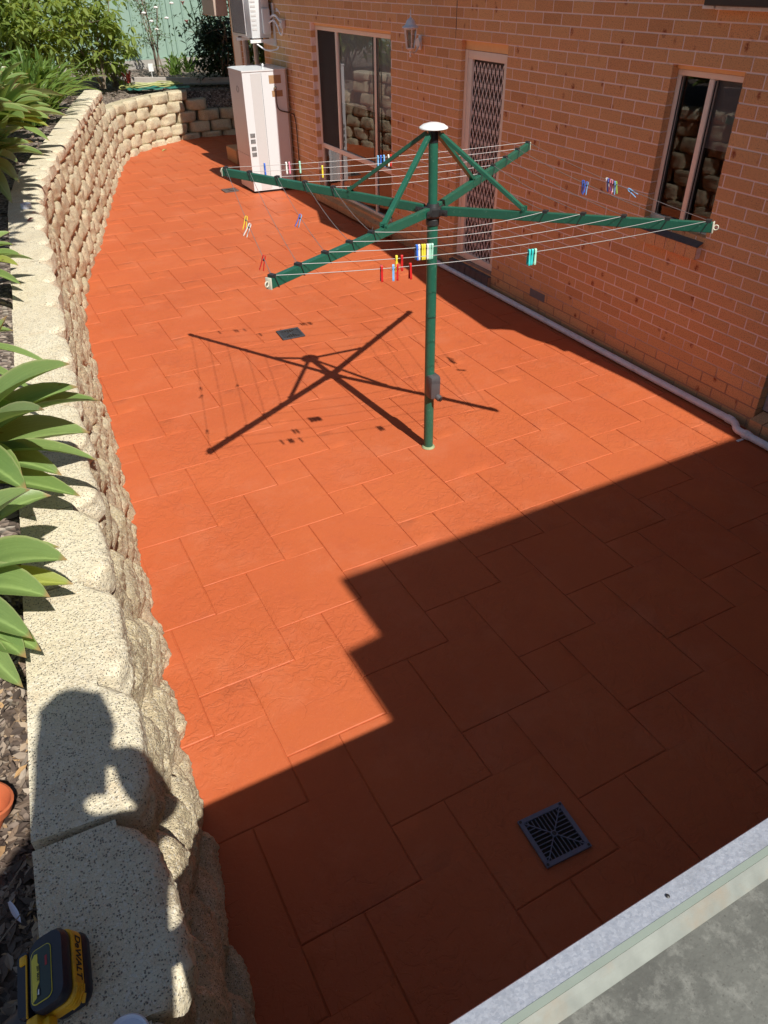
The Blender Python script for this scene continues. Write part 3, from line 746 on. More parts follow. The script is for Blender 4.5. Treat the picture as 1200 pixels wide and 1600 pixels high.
# ------------------------------------------------------------------ rotary clothes line
HUB = Vector((-2.222, -3.160, 1.645)); BASE = Vector((-2.211, -3.165, 0)); TOP = Vector((-2.228, -3.155, 2.085))
TIP = [Vector((-3.046, -1.757, 1.697)), Vector((-3.530, -3.885, 1.655)), Vector((-1.353, -4.448, 1.73)), Vector((-.919, -2.347, 1.746))]
cl = thing('rotary_clothesline', 'green rotary clothesline with four arms standing on the sunlit patio', 'clothesline', BASE)
m = MB(); m.tube([BASE+Vector((0, 0, -.02)), HUB-Vector((0, 0, .05))], .0335, 24); m.build('pole', GREEN, cl, smooth=True)
m = MB(); m.tube([HUB-Vector((0, 0, .05)), TOP-Vector((0, 0, .02))], .0275, 24); m.build('upper_pole', GREEN, cl, smooth=True)
m = MB(); m.tube([TOP-Vector((0, 0, .075)), TOP-Vector((0, 0, .005))], .0292, 24); m.build('top_collar', BLACK, cl, smooth=True)
m = MB(); m.lathe([(.078, 0), (.082, .004), (.080, .009), (.060, .022), (.03, .030), (0.001, .032)], TOP-Vector((0, 0, .006)), 32); m.build('cap', WHITE, cl, smooth=True)
m = MB(); m.lathe([(.044, -.004), (.048, .004), (.041, .014), (.0355, .016)], BASE, 28); m.build('ground_socket', plain('socket_metal', (.30, .36, .20), .7, var=.4), cl, smooth=True)
hb = MB(); hb.lathe([(.0345, -.085), (.040, -.08), (.041, -.05), (.036, -.045), (.056, -.026), (.060, .014), (.040, .020), (.034, .040)], HUB, 28)
for t in TIP:
    d = Vector((t.x-HUB.x, t.y-HUB.y, 0)).normalized(); n = Vector((-d.y, d.x, 0))
    for sg in (-1, 1): hb.bar(HUB+n*sg*.023+d*.03-Vector((0, 0, .003)), HUB+n*sg*.023+d*.105-Vector((0, 0, .003)), .006, .036, c=.002)
    hb.tube([HUB+n*-.031+d*.088, HUB+n*.031+d*.088], .008, 10)
hb.build('hub', DARKM, cl, smooth=True)
wd = MB(); c0 = BASE.lerp(HUB, .31)
wd.cbox((-.040, -.060, -.090), (.040, .036, .080), .020, Matrix.Translation(c0+Vector((.006, -.02, .0))))
wd.tube([c0+Vector((.02, -.065, -.07)), c0+Vector((.03, -.095, -.085))], .022, 18); wd.build('winder_box', plain('winder_grey', (.085, .08, .085), .4, var=.15), cl, smooth=True)
m = MB(); m.tube([c0+Vector((.03, -.093, -.086)), c0+Vector((.032, -.104, -.09))], .014, 16); m.build('crank_socket', BLACK, cl, smooth=True)
for zz in (.42, .70, 1.05): pass
for k, fr_ in enumerate((.26, .60)):
    m = MB(); q = BASE.lerp(HUB, fr_); m.tube([q, q+Vector((0, 0, .004))], .0342, 24); m.build('pole_ring', DARKM, cl, smooth=True)
FR = [.985, .857, .714, .575, .44]
def hookp(a, k, dz=.024): return HUB+(TIP[a]-HUB)*FR[k]+Vector((0, 0, dz))
for a in range(4):
    d = (TIP[a]-HUB).normalized(); n = Vector((-d.y, d.x, 0)).normalized()
    m = MB(); m.bar(HUB+d*.06, TIP[a], .030, .050, c=.003); arm = m.build('arm', GREEN, cl)
    m = MB(); e0 = TIP[a]
    m.bar(e0, e0+d*.006, .033, .053, c=.001)
    ring = [e0+d*(.006+.011+.011*math.cos(t_))+Vector((0, 0, .012*math.sin(t_))) for t_ in [i*math.pi/8 for i in range(17)]]
    m.tube(ring, .0028, 6); m.build('end_hook', plain('end_cap', (.66, .64, .52), .5), arm, smooth=True)
    # strut from the crown to the arm
    q = HUB+d*((TIP[a]-HUB).length*.36)+Vector((0, 0, .034)); s0 = TOP+Vector((d.x, d.y, 0)).normalized()*.045-Vector((0, 0, .03))
    m = MB(); m.bar(s0, q, .021, .028, upv=n, c=.002); st = m.build('strut', GREEN, cl)
    m = MB()
    for sg in (-1, 1): m.bar(q+n*sg*.0145+Vector((0, 0, .018)), q+n*sg*.0145-Vector((0, 0, .055)), .004, .026, upv=d)
    m.tube([q+n*-.022, q+n*.022], .007, 10); m.tube([q+n*-.019-Vector((0, 0, .035)), q+n*.019-Vector((0, 0, .035))], .006, 8)
    m.build('strut_bracket', GREEN, st, smooth=True)
    for k in range(5):
        h = hookp(a, k, .0265); m = MB()
        m.box((-.013, -.015, -.004), (.013, .015, .010), Matrix.Translation(h)@Matrix.Rotation(math.atan2(d.y, d.x), 4, 'Z'))
        m.tube([h-n*.018, h-n*.018-Vector((0, 0, .054))-d*.025, h+n*.018-Vector((0, 0, .054))-d*.025, h+n*.018], .0022, 5)
        if a == 1: m.tube([h, h+Vector((random.uniform(-.02, .02), random.uniform(.0, .03), random.uniform(.01, .03)))], .0012, 4)
        m.build('line_clip', DARKM, arm)
SAG = [.030, .046, .020, .020]
def wire_pt(a, k, t):
    A = hookp(a, k, .030); B = hookp((a+1) % 4, k, .030); sg = SAG[a]*(.55+.45*FR[k])
    return A.lerp(B, t)-Vector((0, 0, sg*4*t*(1-t)))
for a in range(4):
    for k in range(5):
        m = MB(); m.tube([wire_pt(a, k, i/12) for i in range(13)], .0016, 6); m.build('line_wire', WIRE, cl, smooth=True)

# ------------------------------------------------------------------ clothes pegs
def peg_meshes():
    out = []
    for sgn in (-1, 1):
        m = MB(); L = .078
        prof = [(0.0010, .018), (.0035, .014), (.0045, .004), (.0040, -.012), (.0052, -.030), (.0075, -.050), (.0080, -.058)]
        vs = []; n = len(prof)
        for y in (-.0050, .0050):
            for i, (x, z) in enumerate(prof):
                th = .0042 if 0 < i < n-1 else .0026
                vs += [((x)*sgn, y, z), ((x+th)*sgn, y, z)]
        fs = []
        for i in range(n-1):
            a = 2*i; b = 2*n+2*i
            fs += [(a, a+2, b+2, b), (a+1, b+1, b+3, a+3), (a, a+1, a+3, a+2), (b, b+2, b+3, b+1)]
        fs += [(0, 2*n, 2*n+1, 1), (2*n-2, 2*n-1, 4*n-1, 4*n-2)]
        m.add(vs, fs); out.append(m)
    sp = MB(); sp.tube([(0, -.0062, -.006), (0, .0062, -.006)], .0042, 10); sp.tube([(-.0095, .0045, -.004), (.0095, .0045, -.004)], .0012, 5); sp.tube([(-.0095, -.0045, -.004), (.0095, -.0045, -.004)], .0012, 5)
    return out, sp
PM, PSP = peg_meshes(); pegmesh = {}
def pmesh(mb, key, mat):
    if key not in pegmesh:
        me = bpy.data.meshes.new(key[0]); me.from_pydata(mb.v, [], mb.f); bm = bmesh.new(); bm.from_mesh(me); bmesh.ops.recalc_face_normals(bm, faces=bm.faces[:]); bm.to_mesh(me); bm.free(); me.materials.append(mat); pegmesh[key] = me
    return pegmesh[key]
def peg(side, k, t, c1, c2, label, tilt=0., yawj=0.):
    p = wire_pt(side, k, t); d = (wire_pt(side, k, t+.02)-p).normalized()
    o = thing('clothes_peg', label, 'clothes peg', p-Vector((0, 0, .002)), 'pegs hanging on the clothesline')
    # prongs straddle the wire: local x across the wire
    o.rotation_euler = Euler((0, tilt, math.atan2(d.y, d.x)+math.pi/2+yawj))
    for mb, c in zip(PM, (c1, c2)):
        x = bpy.data.objects.new('peg_half', pmesh(mb, ('peg_half', c, id(mb)), PEG[c])); COL.objects.link(x); x.parent = o
    x = bpy.data.objects.new('spring', pmesh(PSP, ('spring',), DARKM)); COL.objects.link(x); x.parent = o
# prong tips clip down over the wire; peg body hangs below
rj = random.Random(3)
PEGS = [
 (0, 0, .524, 'yellow', 'yellow', 'yellow peg above the white one on the left outer line', .25),
 (0, 0, .590, 'white', 'white', 'white peg just below the yellow one on the left outer line', .5),
 (0, 2, .539, 'blue', 'lblue', 'blue peg alone on the middle left line over the patio', .4),
 (0, 0, .868, 'red', 'red', 'red peg nearest the tip of the near left arm', .3),
 (1, 0, .232, 'red', 'pink', 'red and pink peg, leftmost of the front outer line', 0),
 (1, 0, .258, 'lblue', 'white', 'pale blue peg beside a red one on the front outer line', 0),
 (1, 0, .267, 'red', 'pink', 'red peg touching the pale blue one on the front outer line', 0),
 (1, 0, .295, 'red', 'red', 'red peg nearest the pole on the front outer line', .05),
 (1, 1, .250, 'yellow', 'yellow', 'yellow peg beside a red one on the second front line', 0),
 (1, 1, .264, 'red', 'red', 'red peg right of the yellow one on the second front line', 0),
 (1, 2, .292, 'blue', 'lblue', 'blue peg at the left end of the bunch by the pole', .08),
 (1, 2, .300, 'white', 'white', 'white peg right of the blue one in the bunch by the pole', 0),
 (1, 2, .310, 'yellow', 'yellow', 'first yellow peg from the left in the bunch by the pole', 0),
 (1, 2, .318, 'yellow', 'yellow', 'second yellow peg in the bunch by the pole', 0),
 (1, 2, .328, 'white', 'white', 'white peg between yellow and mint in the bunch by the pole', -.05),
 (1, 2, .336, 'mint', 'mint', 'mint green peg in front of the pole in the bunch', 0),
 (1, 2, .343, 'mint', 'white', 'mint and white peg at the right end of the bunch by the pole', -.1),
 (1, 0, .566, 'teal', 'teal', 'teal peg, left one of the front outer line pair right of the pole', 0.05),
 (1, 0, .573, 'teal', 'teal', 'teal peg in the middle of the front outer line bunch right of the pole', -.03),
 (1, 0, .580, 'mint', 'mint', 'mint peg at the right of the teal pair on the front outer line', 0),
 (2, 1, .480, 'blue', 'blue', 'dark blue peg, left of a bright blue one before the brick wall', .15),
 (2, 1, .458, 'lblue', 'blue', 'bright blue peg right of the dark blue one before the brick wall', -.1),
 (2, 0, .468, 'white', 'white', 'white peg at the left end of the row before the brick wall', .3),
 (2, 0, .458, 'purple', 'blue', 'purple peg in the row hanging before the brick wall', .2),
 (2, 0, .446, 'white', 'pink', 'pink and white peg in the row hanging before the brick wall', .15),
 (2, 0, .434, 'purple', 'pink', 'purple and pink peg in the row hanging before the brick wall', .15),
 (2, 0, .422, 'lime', 'lblue', 'lime green peg at the right of the row before the brick wall', .2),
 (2, 0, .345, 'lblue', 'lblue', 'light blue peg standing askew, alone on the outer line by the window', 1.0),
 (3, 0, .879, 'blue', 'blue', 'small blue peg in front of the white water heater', 0),
 (3, 0, .811, 'white', 'white', 'white peg, left of a close white pair on the back line', 0),
 (3, 0, .801, 'white', 'pink', 'white and pink peg, right of a close white pair on the back line', 0),
 (3, 0, .768, 'green', 'mint', 'pale green peg alone on the back line left of the big window', 0),
 (3, 1, .740, 'yellow', 'yellow', 'yellow peg alone on the back line before the window corner', 0),
 (3, 0, .513, 'teal', 'lblue', 'teal peg left of the blue ones on the back line', 0),
 (3, 0, .503, 'blue', 'blue', 'blue peg between teal and light blue on the back line', .1),
 (3, 0, .493, 'lblue', 'lblue', 'light blue peg right of the blue one on the back line', -.1),
 (3, 0, .478, 'yellow', 'white', 'yellow peg touching an orange one on the back line', 0),
 (3, 0, .469, 'orange', 'red', 'orange peg right of the yellow one on the back line', 0)]
for a, k, t, c1, c2, lb, tl in PEGS: peg(a, k, t, c1, c2, lb, tl, rj.uniform(-.25, .25))

# ------------------------------------------------------------------ drain grates
def grate(cx, cy, w, ang, label, n=9, mat=GRATE, fine=True):
    o = thing('drain_grate', label, 'drain grate', (cx, cy, .002), 'square drain grates in the patio')
    M = Matrix.Translation((cx, cy, 0))@Matrix.Rotation(ang, 4, 'Z'); h = w/2; b = w*.09
    m = MB(); m.box((-h+.004, -h+.004, .0022), (h-.004, h-.004, .0042), M); m.build('pit_shade_plate', SOIL, o)  # dark plate on the paving, painted as the shade of a pit
    m = MB()
    for x0, y0, x1, y1 in ((-h, -h, h, -h+b), (-h, h-b, h, h), (-h, -h+b+.0002, -h+b, h-b-.0002), (h-b, -h+b+.0002, h, h-b-.0002)): m.cbox((x0, y0, .0018), (x1, y1, .0135), .0015, M)
    m.build('frame', mat, o)
    q = h-b; bars = MB()
    for sg in (-1, 1):
        mm = MB(); mm.bar(M@Vector((-q, -q*sg, .010)), M@Vector((q, q*sg, .0101)), w*.022, .006); mm.build('diagonal_bar', mat, o)
    mm = MB(); mm.cbox((-w*.06, -w*.06, .006), (w*.06, w*.06, .0142), .001, M); mm.build('centre_boss', mat, o)
    if fine:
        mm = MB(); mm.lathe([(.008, 0), (.009, .002), (.005, .003), (.001, .0015)], M@Vector((0, 0, .0142)), 14)
        for sx in (-1, 1):
            for sy in (-1, 1): mm.lathe([(.006, 0), (.006, .0015), (.001, .0008)], M@Vector((sx*(h-b*.5), sy*(h-b*.5), .0136)), 12)
        mm.build('screws', DARKM, o)
    step = q/ n*1.0
    for i in range(-n+1, n):
        if i == 0 and False: continue
        t = i*q/n*1.0; a = abs(t)
        for side in range(4):
            R4 = M@Matrix.Rotation(side*math.pi/2, 4, 'Z')
            if abs(i) % 2: continue
            p0 = R4@Vector((t, a+.002, .008)); p1 = R4@Vector((t, q, .008))
            if i == 0: p0 = R4@Vector((t, w*.06, .008))
            if fine: mb_ = MB(); mb_.bar(p0, p1, w*.016, .006); mb_.build('bar', mat, o)
            else: bars.bar(p0, p1, w*.022, .006)
    if not fine: bars.build('bars', mat, o)
grate(-3.292, -5.958, .212, -.06, 'large dark drain grate in the shaded patio near the viewer', 10)
grate(-2.31, -.763, .222, -.06, 'dark drain grate on sunlit paving left of the clothesline pole', 8, plain('grate_black', (.05, .055, .065), .5, var=.3), False)
grate(-.99, 4.995, .225, 0, 'small grey drain grate on the paving near the water heater', 8, plain('grate_grey', (.13, .10, .09), .6, var=.3), False)

# ------------------------------------------------------------------ pipe along the wall
pp = thing('drain_pipe', 'white plastic pipe running along the foot of the brick wall', 'pipe', (-.06, 0, 0))
px_, pz = -.052, .034
m = MB(); m.tube(catmull([(px_, .34, .03), (px_, -.2, pz), (px_, -1.9, pz), (px_-.004, -3.2, pz), (px_, -3.93, pz), (px_-.004, -4.02, pz), (px_-.035, -4.07, .036), (px_-.075, -4.12, .036), (px_-.08, -4.22, .036), (px_-.08, -4.8, .036), (px_-.08, -6.5, .036)], 6), .027, 16); m.build('pipe', PVC, pp, smooth=True)
m = MB(); m.tube(catmull([(-.045, .37, .30), (-.05, .37, .20), (-.055, .365, .10), (px_, .355, .055), (px_, .30, .034), (px_, .22, pz)], 6), .033, 16); m.build('elbow', PVC, pp, smooth=True)
m = MB(); m.tube([(px_, -3.96, pz), (px_, -4.015, pz)], .0315, 16); m.build('coupling', PVC, pp, smooth=True)
m = MB(); m.tube([(px_-.08, -4.18, .036), (px_-.08, -4.235, .036)], .0315, 16); m.build('coupling', PVC, pp, smooth=True)
m = MB(); m.tube([(px_-.08, -4.195, .036), (px_-.08, -4.215, .036)], .034, 16); m.cbox((px_-.165, -4.215, .004), (px_-.105, -4.193, .009), .002); m.build('saddle_clip', WHITE, pp, smooth=True)

# ------------------------------------------------------------------ wall lantern
ln = thing('wall_lantern', 'small white six-sided lantern fixed to the brick wall beside the door', 'wall light', (0, .72, 2.15))
lx, ly = -.20, .66
m = MB(); prof = []
m.lathe([(.001, 0), (.028, .004), (.040, .014), (.044, .02), (.001, .021)], (-.022, .784, 2.17), 20, (-1, 0, 0))
m.cbox((-.024, .758, 2.105), (-.002, .81, 2.235), .01); m.build('wall_plate', WHITE, ln, smooth=True)
m = MB(); m.tube(catmull([(-.02, .784, 2.165), (-.07, .755, 2.105), (-.14, .70, 2.09), (lx, ly, 2.105)], 6), .009, 10); m.build('arm', WHITE, ln, smooth=True)
m = MB(); c = Vector((lx, ly, 0))
m.lathe([(.001, 2.055), (.010, 2.06), (.012, 2.07), (.006, 2.078), (.010, 2.088), (.013, 2.10), (.009, 2.113), (.03, 2.125), (.045, 2.135), (.045, 2.14)], c, 18); m.build('finial', WHITE, ln, smooth=True)
fr = MB()
for k in range(6):
    a = k*math.pi/3+.2; q0 = c+Vector((.043*math.cos(a), .043*math.sin(a), 2.138)); q1 = c+Vector((.068*math.cos(a), .068*math.sin(a), 2.305)); fr.bar(q0, q1, .009, .007)
    a2 = a+math.pi/3; q2 = c+Vector((.068*math.cos(a2), .068*math.sin(a2), 2.305)); fr.bar(q1, q2, .008, .009); q3 = c+Vector((.043*math.cos(a2), .043*math.sin(a2), 2.138)); fr.bar(q0, q3, .008, .009)
fr.build('cage', WHITE, ln)
for k in range(6):
    a = k*math.pi/3+.2; a2 = a+math.pi/3; mm = MB()
    mm.add([c+Vector((r_*math.cos(x), r_*math.sin(x), z)) for r_, x, z in ((.042, a, 2.14), (.042, a2, 2.14), (.066, a2, 2.303), (.066, a, 2.303))], [(0, 1, 2, 3)])
    mm.build('pane', GLASS, ln, fix=False)
m = MB(); m.lathe([(.012, 2.14), (.014, 2.17), (.012, 2.20), (.02, 2.22), (.022, 2.24), (.012, 2.265), (.001, 2.27)], c, 12); m.build('bulb', plain('bulb_glass', (.6, .6, .55), .3), ln, smooth=True)
m = MB(); m.lathe([(.074, 2.308), (.086, 2.312), (.082, 2.322), (.055, 2.338), (.05, 2.35), (.04, 2.375), (.018, 2.392), (.008, 2.398), (.006, 2.42), (.010, 2.428), (.005, 2.436), (.004, 2.465), (.001, 2.468)], c, 12); m.build('roof', plain('lantern_roof', (.70, .74, .80), .4), ln, smooth=True)

# ------------------------------------------------------------------ water heater
wh = thing('water_heater', 'tall white gas water heater standing against the brick wall', 'water heater', (-.4, 4.9, 0))
hz = 1.63
poly = [(-.72, 4.60), (-.085, 4.545), (-.02, 4.63), (-.02, 5.28), (-.62, 5.32), (-.72, 5.2)]
hy = lambda x: 4.60+(x+.72)/.635*-.055
m = MB(); m.prism(poly, .035, hz); m.build('casing', HEATW, wh)
m = MB(); m.prism([(-.728, 4.592), (-.082, 4.536), (-.014, 4.625), (-.014, 5.288), (-.622, 5.328), (-.728, 5.204)], hz+.001, hz+.018); m.build('lid', HEATW, wh)
m = MB(); m.prism([(-.70, 4.62), (-.11, 4.57), (-.05, 4.65), (-.05, 5.25), (-.6, 5.28), (-.70, 5.18)], 0, .0345); m.build('base', BLACK, wh)
def hquad(x0, x1, z0, z1, mat, name, t=.003, par=wh):
    m = MB(); m.add([(x0, hy(x0)-t, z0), (x1, hy(x1)-t, z0), (x1, hy(x1)-t, z1), (x0, hy(x0)-t, z1), (x0, hy(x0)+.001, z0), (x1, hy(x1)+.001, z0), (x1, hy(x1)+.001, z1), (x0, hy(x0)+.001, z1)], [(0, 1, 2, 3), (0, 4, 5, 1), (1, 5, 6, 2), (2, 6, 7, 3), (3, 7, 4, 0), (7, 6, 5, 4)]); return m.build(name, mat, par)
hquad(-.60, -.45, .05, 1.61, HEATG, 'front_panel')
for i, z0 in enumerate((.62, .70, .80, .88)):
    v = hquad(-.695, -.62, z0-.10, z0-.035, HEATG, 'vent', .002)
    for j in range(4): hquad(-.69+j*.018, -.678+j*.018, z0-.095, z0-.04, BLACK, 'slot', .004, v)
hquad(-.33, -.15, 1.47, 1.575, BROWNM, 'rating_label', .002); hquad(-.30, -.14, 1.30, 1.38, BROWNM, 'small_label', .002)
m = MB(); m.lathe([(.022, 0), (.024, .01), (.014, .03), (.001, .04)], (-.25, hy(-.25)-.002, 1.41), 14, (0, -1, 0)); m.build('relief_valve', plain('brass_valve', (.35, .30, .22), .35, .7), wh, smooth=True)
m = MB(); m.tube(catmull([(-.25, hy(-.25)-.03, 1.41), (-.25, hy(-.25)-.03, 1.20), (-.2, hy(-.2)-.02, 1.12), (-.03, 4.53, 1.07), (-.02, 4.44, 1.02), (-.02, 4.40, .8), (-.02, 4.40, .02)], 6), .008, 8); m.build('drain_hose', CABLE, wh, smooth=True)
m = MB(); m.tube([(-.32, 4.8, hz+.017), (-.32, 4.8, hz+.05)], .009, 10); m.lathe([(.014, 0), (.017, .01), (.008, .03), (.001, .032)], (-.32, 4.8, hz+.045), 12); m.build('vent_cap', WHITE, wh, smooth=True)
m = MB()
for i in range(24):
    pass
ring = [(-.7215, 4.86+.05*math.cos(t_), 1.40+.04*math.sin(t_)) for t_ in [i*math.pi/12 for i in range(25)]]
m.tube(ring, .0022, 4); m.build('oval_emblem', DARKM, wh)
m = MB(); m.tube([(-.44, hy(-.44)-.004, .06), (-.44, hy(-.44)-.004, 1.61)], .0016, 4); m.build('panel_seam', DARKM, wh)
m = MB(); m.tube([(-.7215, 4.606, .53), (-.7215, 5.19, .53)], .0015, 4); m.build('panel_seam', DARKM, wh)

# ------------------------------------------------------------------ air conditioner
ac = thing('air_conditioner', 'white air conditioner unit on a wall bracket above the water heater', 'air conditioner', (-.3, 5.3, 1.98))
AX0, AX1, AY0, AY1, AZ0, AZ1 = -.36, -.06, 5.02, 5.86, 2.0, 2.62
m = MB(); m.cbox((AX0, AY0, AZ0), (AX1, AY1, AZ1), .012); m.build('casing', HEATW, ac, smooth=True)
m = MB(); m.cbox((AX0-.012, AY0+.22, AZ0+.04), (AX0-.002, AY1-.03, AZ1-.03), .004); m.build('fan_grille', plain('grille_grey', (.10, .10, .11), .5), ac)
gl = MB()
for i in range(16): gl.box((AX0-.016, AY0+.225+i*.035, AZ0+.05), (AX0-.0125, AY0+.231+i*.035, AZ1-.04))
gl.build('grille_wires', HEATG, ac)
m = MB(); m.cbox((AX0-.018, AY0+.19, AZ0+.025), (AX0-.003, AY0+.217, AZ1-.02), .004); m.build('grille_edge', WHITE, ac)
m = MB(); m.cbox((-.19, AY0-.06, AZ0+.05), (-.075, AY0-.001, AZ0+.36), .014); m.cbox((-.18, AY0-.014, AZ0+.365), (-.09, AY0-.002, AZ1-.02), .004); m.build('valve_cover', HEATW, ac, smooth=True)
m = MB()
for i in range(9): m.box((-.345, AY0-.004, AZ0+.10+i*.055), (-.27, AY0-.001, AZ0+.125+i*.055))
m.build('side_louvre', HEATG, ac)
bk = thing('wall_bracket', 'white steel bracket carrying the air conditioner on the brick wall', 'bracket', (-.2, 5.0, 1.95))
for y in (5.00, 5.62):
    m = MB(); m.cbox((-.40, y-.018, 1.945), (-.012, y+.018, 1.985), .003); m.cbox((-.028, y-.022, 1.90), (-.002, y+.022, 2.42), .003)
    m.add([(-.03, y-.004, 1.943), (-.20, y-.004, 1.943), (-.03, y-.004, 1.90), (-.03, y+.004, 1.943), (-.20, y+.004, 1.943), (-.03, y+.004, 1.90)], [(0, 1, 2), (5, 4, 3), (0, 3, 4, 1), (1, 4, 5, 2), (2, 5, 3, 0)])
    m.build('arm', WHITE, bk)
for xx in (-.34, -.10):
    for y in (5.10, 5.62):
        m = MB(); m.cbox((xx-.025, y-.02, 1.986), (xx+.025, y+.02, 1.999), .003); m.build('rubber_foot', BLACK, bk)
iso = thing('isolator_box', 'small grey switch box on the bricks beside the air conditioner', 'switch box', (-.03, 4.62, 2.18))
m = MB(); m.cbox((-.055, 4.57, 2.13), (-.002, 4.67, 2.235), .008); m.build('housing', plain('isolator_grey', (.60, .57, .57), .5), iso, smooth=True)
m = MB(); m.cbox((-.068, 4.60, 2.165), (-.0555, 4.64, 2.20), .004); m.build('knob', WHITE, iso)
cdt = thing('conduit', 'grey looping conduit pipes between the air conditioner and the switch box', 'conduit', (-.1, 4.8, 2.1))
m = MB(); m.tube(catmull([(-.10, 5.01, 2.16), (-.09, 4.93, 2.20), (-.05, 4.88, 2.21), (-.035, 4.80, 2.14), (-.035, 4.72, 2.06), (-.035, 4.64, 2.06), (-.03, 4.62, 2.13)], 6), .012, 10); m.build('flexible_conduit', PVC, cdt, smooth=True)
m = MB(); m.tube(catmull([(-.08, 5.01, 2.23), (-.05, 4.93, 2.27), (-.03, 4.86, 2.27), (-.03, 4.70, 2.21)], 6), .016, 10); m.build('insulated_pipe', PVC, cdt, smooth=True)
m = MB(); m.tube(catmull([(-.03, 4.80, 2.33), (-.05, 4.76, 2.36), (-.05, 4.70, 2.34), (-.03, 4.68, 2.30)], 6), .008, 8); m.tube(catmull([(-.3, 5.0, 1.93), (-.2, 4.9, 1.86), (-.06, 4.86, 1.86), (-.03, 4.84, 1.90)], 5), .010, 8); m.build('drain_tube', PVC, cdt, smooth=True)

# ------------------------------------------------------------------ low roof at the lower right
sh = thing('garden_shed', 'low shed roof with galvanised edge and dusty grey sheet, lower right corner', 'shed', (-3.5, -7.6, 0))
SX0, SX1, SY, SZ = -4.68, -1.2, -6.812, 1.915
m = MB(); m.box((SX0+.04, -8.5, SZ-.03), (SX1, SY-.0515, SZ-.0118)); m.build('roof_sheet', DUSTY, sh)
def edge_prism(prof, name, mat):
    n = len(prof); m = MB(); vs = [(SX0, y, z) for y, z in prof]+[(SX1, y, z) for y, z in prof]
    m.add(vs, [tuple(range(n)), tuple(range(n, 2*n))[::-1]]+[(i, (i+1) % n, n+(i+1) % n, n+i) for i in range(n)]); return m.build(name, mat, sh)
edge_prism([(SY, SZ-.005), (SY-.002, SZ), (SY-.028, SZ+.004), (SY-.030, SZ-.05), (SY-.001, SZ-.06)], 'edge_flashing', GALV)
edge_prism([(SY-.0282, SZ-.002), (SY-.0282, SZ+.0045), (SY-.036, SZ+.0045), (SY-.0375, SZ-.002)], 'green_trim', plain('pale_green_trim', (.26, .31, .27), .5, var=.15))
edge_prism([(SY-.0365, SZ+.0042), (SY-.043, SZ-.001), (SY-.053, SZ-.011), (SY-.053, SZ-.02), (SY-.0376, SZ-.02)], 'inner_flashing', plain('pale_flashing', (.22, .24, .22), .65, var=.4, sc=30, dirt=((.25, .19, .13), 7, .95)))
m = MB()
for x in (-4.12, -3.62, -3.1, -2.6): m.lathe([(.0026, 0), (.0026, .001), (.001, .002)], (x, SY-.014, SZ+.002), 10)
m.build('rivets', DARKM, sh)
m = MB(); m.box((SX0+.16, -8.45, 0), (SX0+.18, SY-.06, SZ-.06)); m.box((SX0+.181, SY-.08, 0), (SX1-.02, SY-.06, SZ-.062)); m.box((SX1-.04, -8.45, 0), (SX1-.02, SY-.081, SZ-.06)); m.box((SX0+.181, -8.45, 0), (SX1-.041, -8.43, SZ-.06)); m.build('wall', FENCE, sh)

# ------------------------------------------------------------------ fence, edging
fx0, fx1, fy = -9.0, 6.0, 13.4
fc = thing('metal_fence', 'pale green ribbed steel fence behind the far garden bed', 'fence', (0, fy, 1))
per = .25; pw = 2.4; x = fx0
while x < fx1-.01:
    m = MB(); prof = []; xx = x
    while xx < x+pw-.02:
        prof += [(xx, 0), (xx+.075, 0), (xx+.09, -.028), (xx+.115, -.028), (xx+.13, 0)]; xx += per-.01
    prof += [(min(xx, x+pw-.01), 0)]
    vs = [(a, fy+b, 1.17) for a, b in prof]+[(a, fy+b, 3.0) for a, b in prof]; n = len(prof)
    m.add(vs, [(i, i+1, n+i+1, n+i) for i in range(n-1)]); m.build('fence_panel', FENCE, fc, fix=False)
    m = MB(); m.cbox((x-.03, fy-.04, .9), (x+.03, fy+.02, 3.02), .004); m.build('post', FENCE, fc)
    x += pw
m = MB(); m.box((fx0, fy-.038, 1.14), (fx1, fy-.001, 1.168)); m.box((fx0, fy-.045, 2.99), (fx1, fy+.01, 3.04)); m.build('rail', FENCE, fc)
m = MB(); m.box((fx0, fy-.06, .5), (fx1, fy+.03, 1.137)); tag(m.build('fence_plinth', CONC), 'grey concrete plinth running under the green fence', 'plinth')
def sleeper(pts, w, h, label, mat=SLEEPER):
    m = MB()
    m.bar(*pts, w, h, c=.008); return tag(m.build('garden_edging', mat), label, 'garden edging', 'edging strips in the far bed')
sleeper(((-2.6, 11.95, 1.0), (.35, 10.6, .93)), .09, .12, 'long grey edging strip in the mulch before the rose bush')
sleeper(((.37, 10.58, .93), (2.9, 9.95, .88)), .09, .12, 'grey edging strip under the dark orange-flowered shrub')
m = MB(); m.add([(-1.0, 11.05, .905), (.9, 10.15, .872), (2.6, 9.9, .86), (2.7, 10.2, .875), (1.0, 10.5, .89), (-.8, 11.3, .92)], [(0, 1, 2, 3, 4, 5)])
tag(m.build('garden_path', CONC), kind='structure')

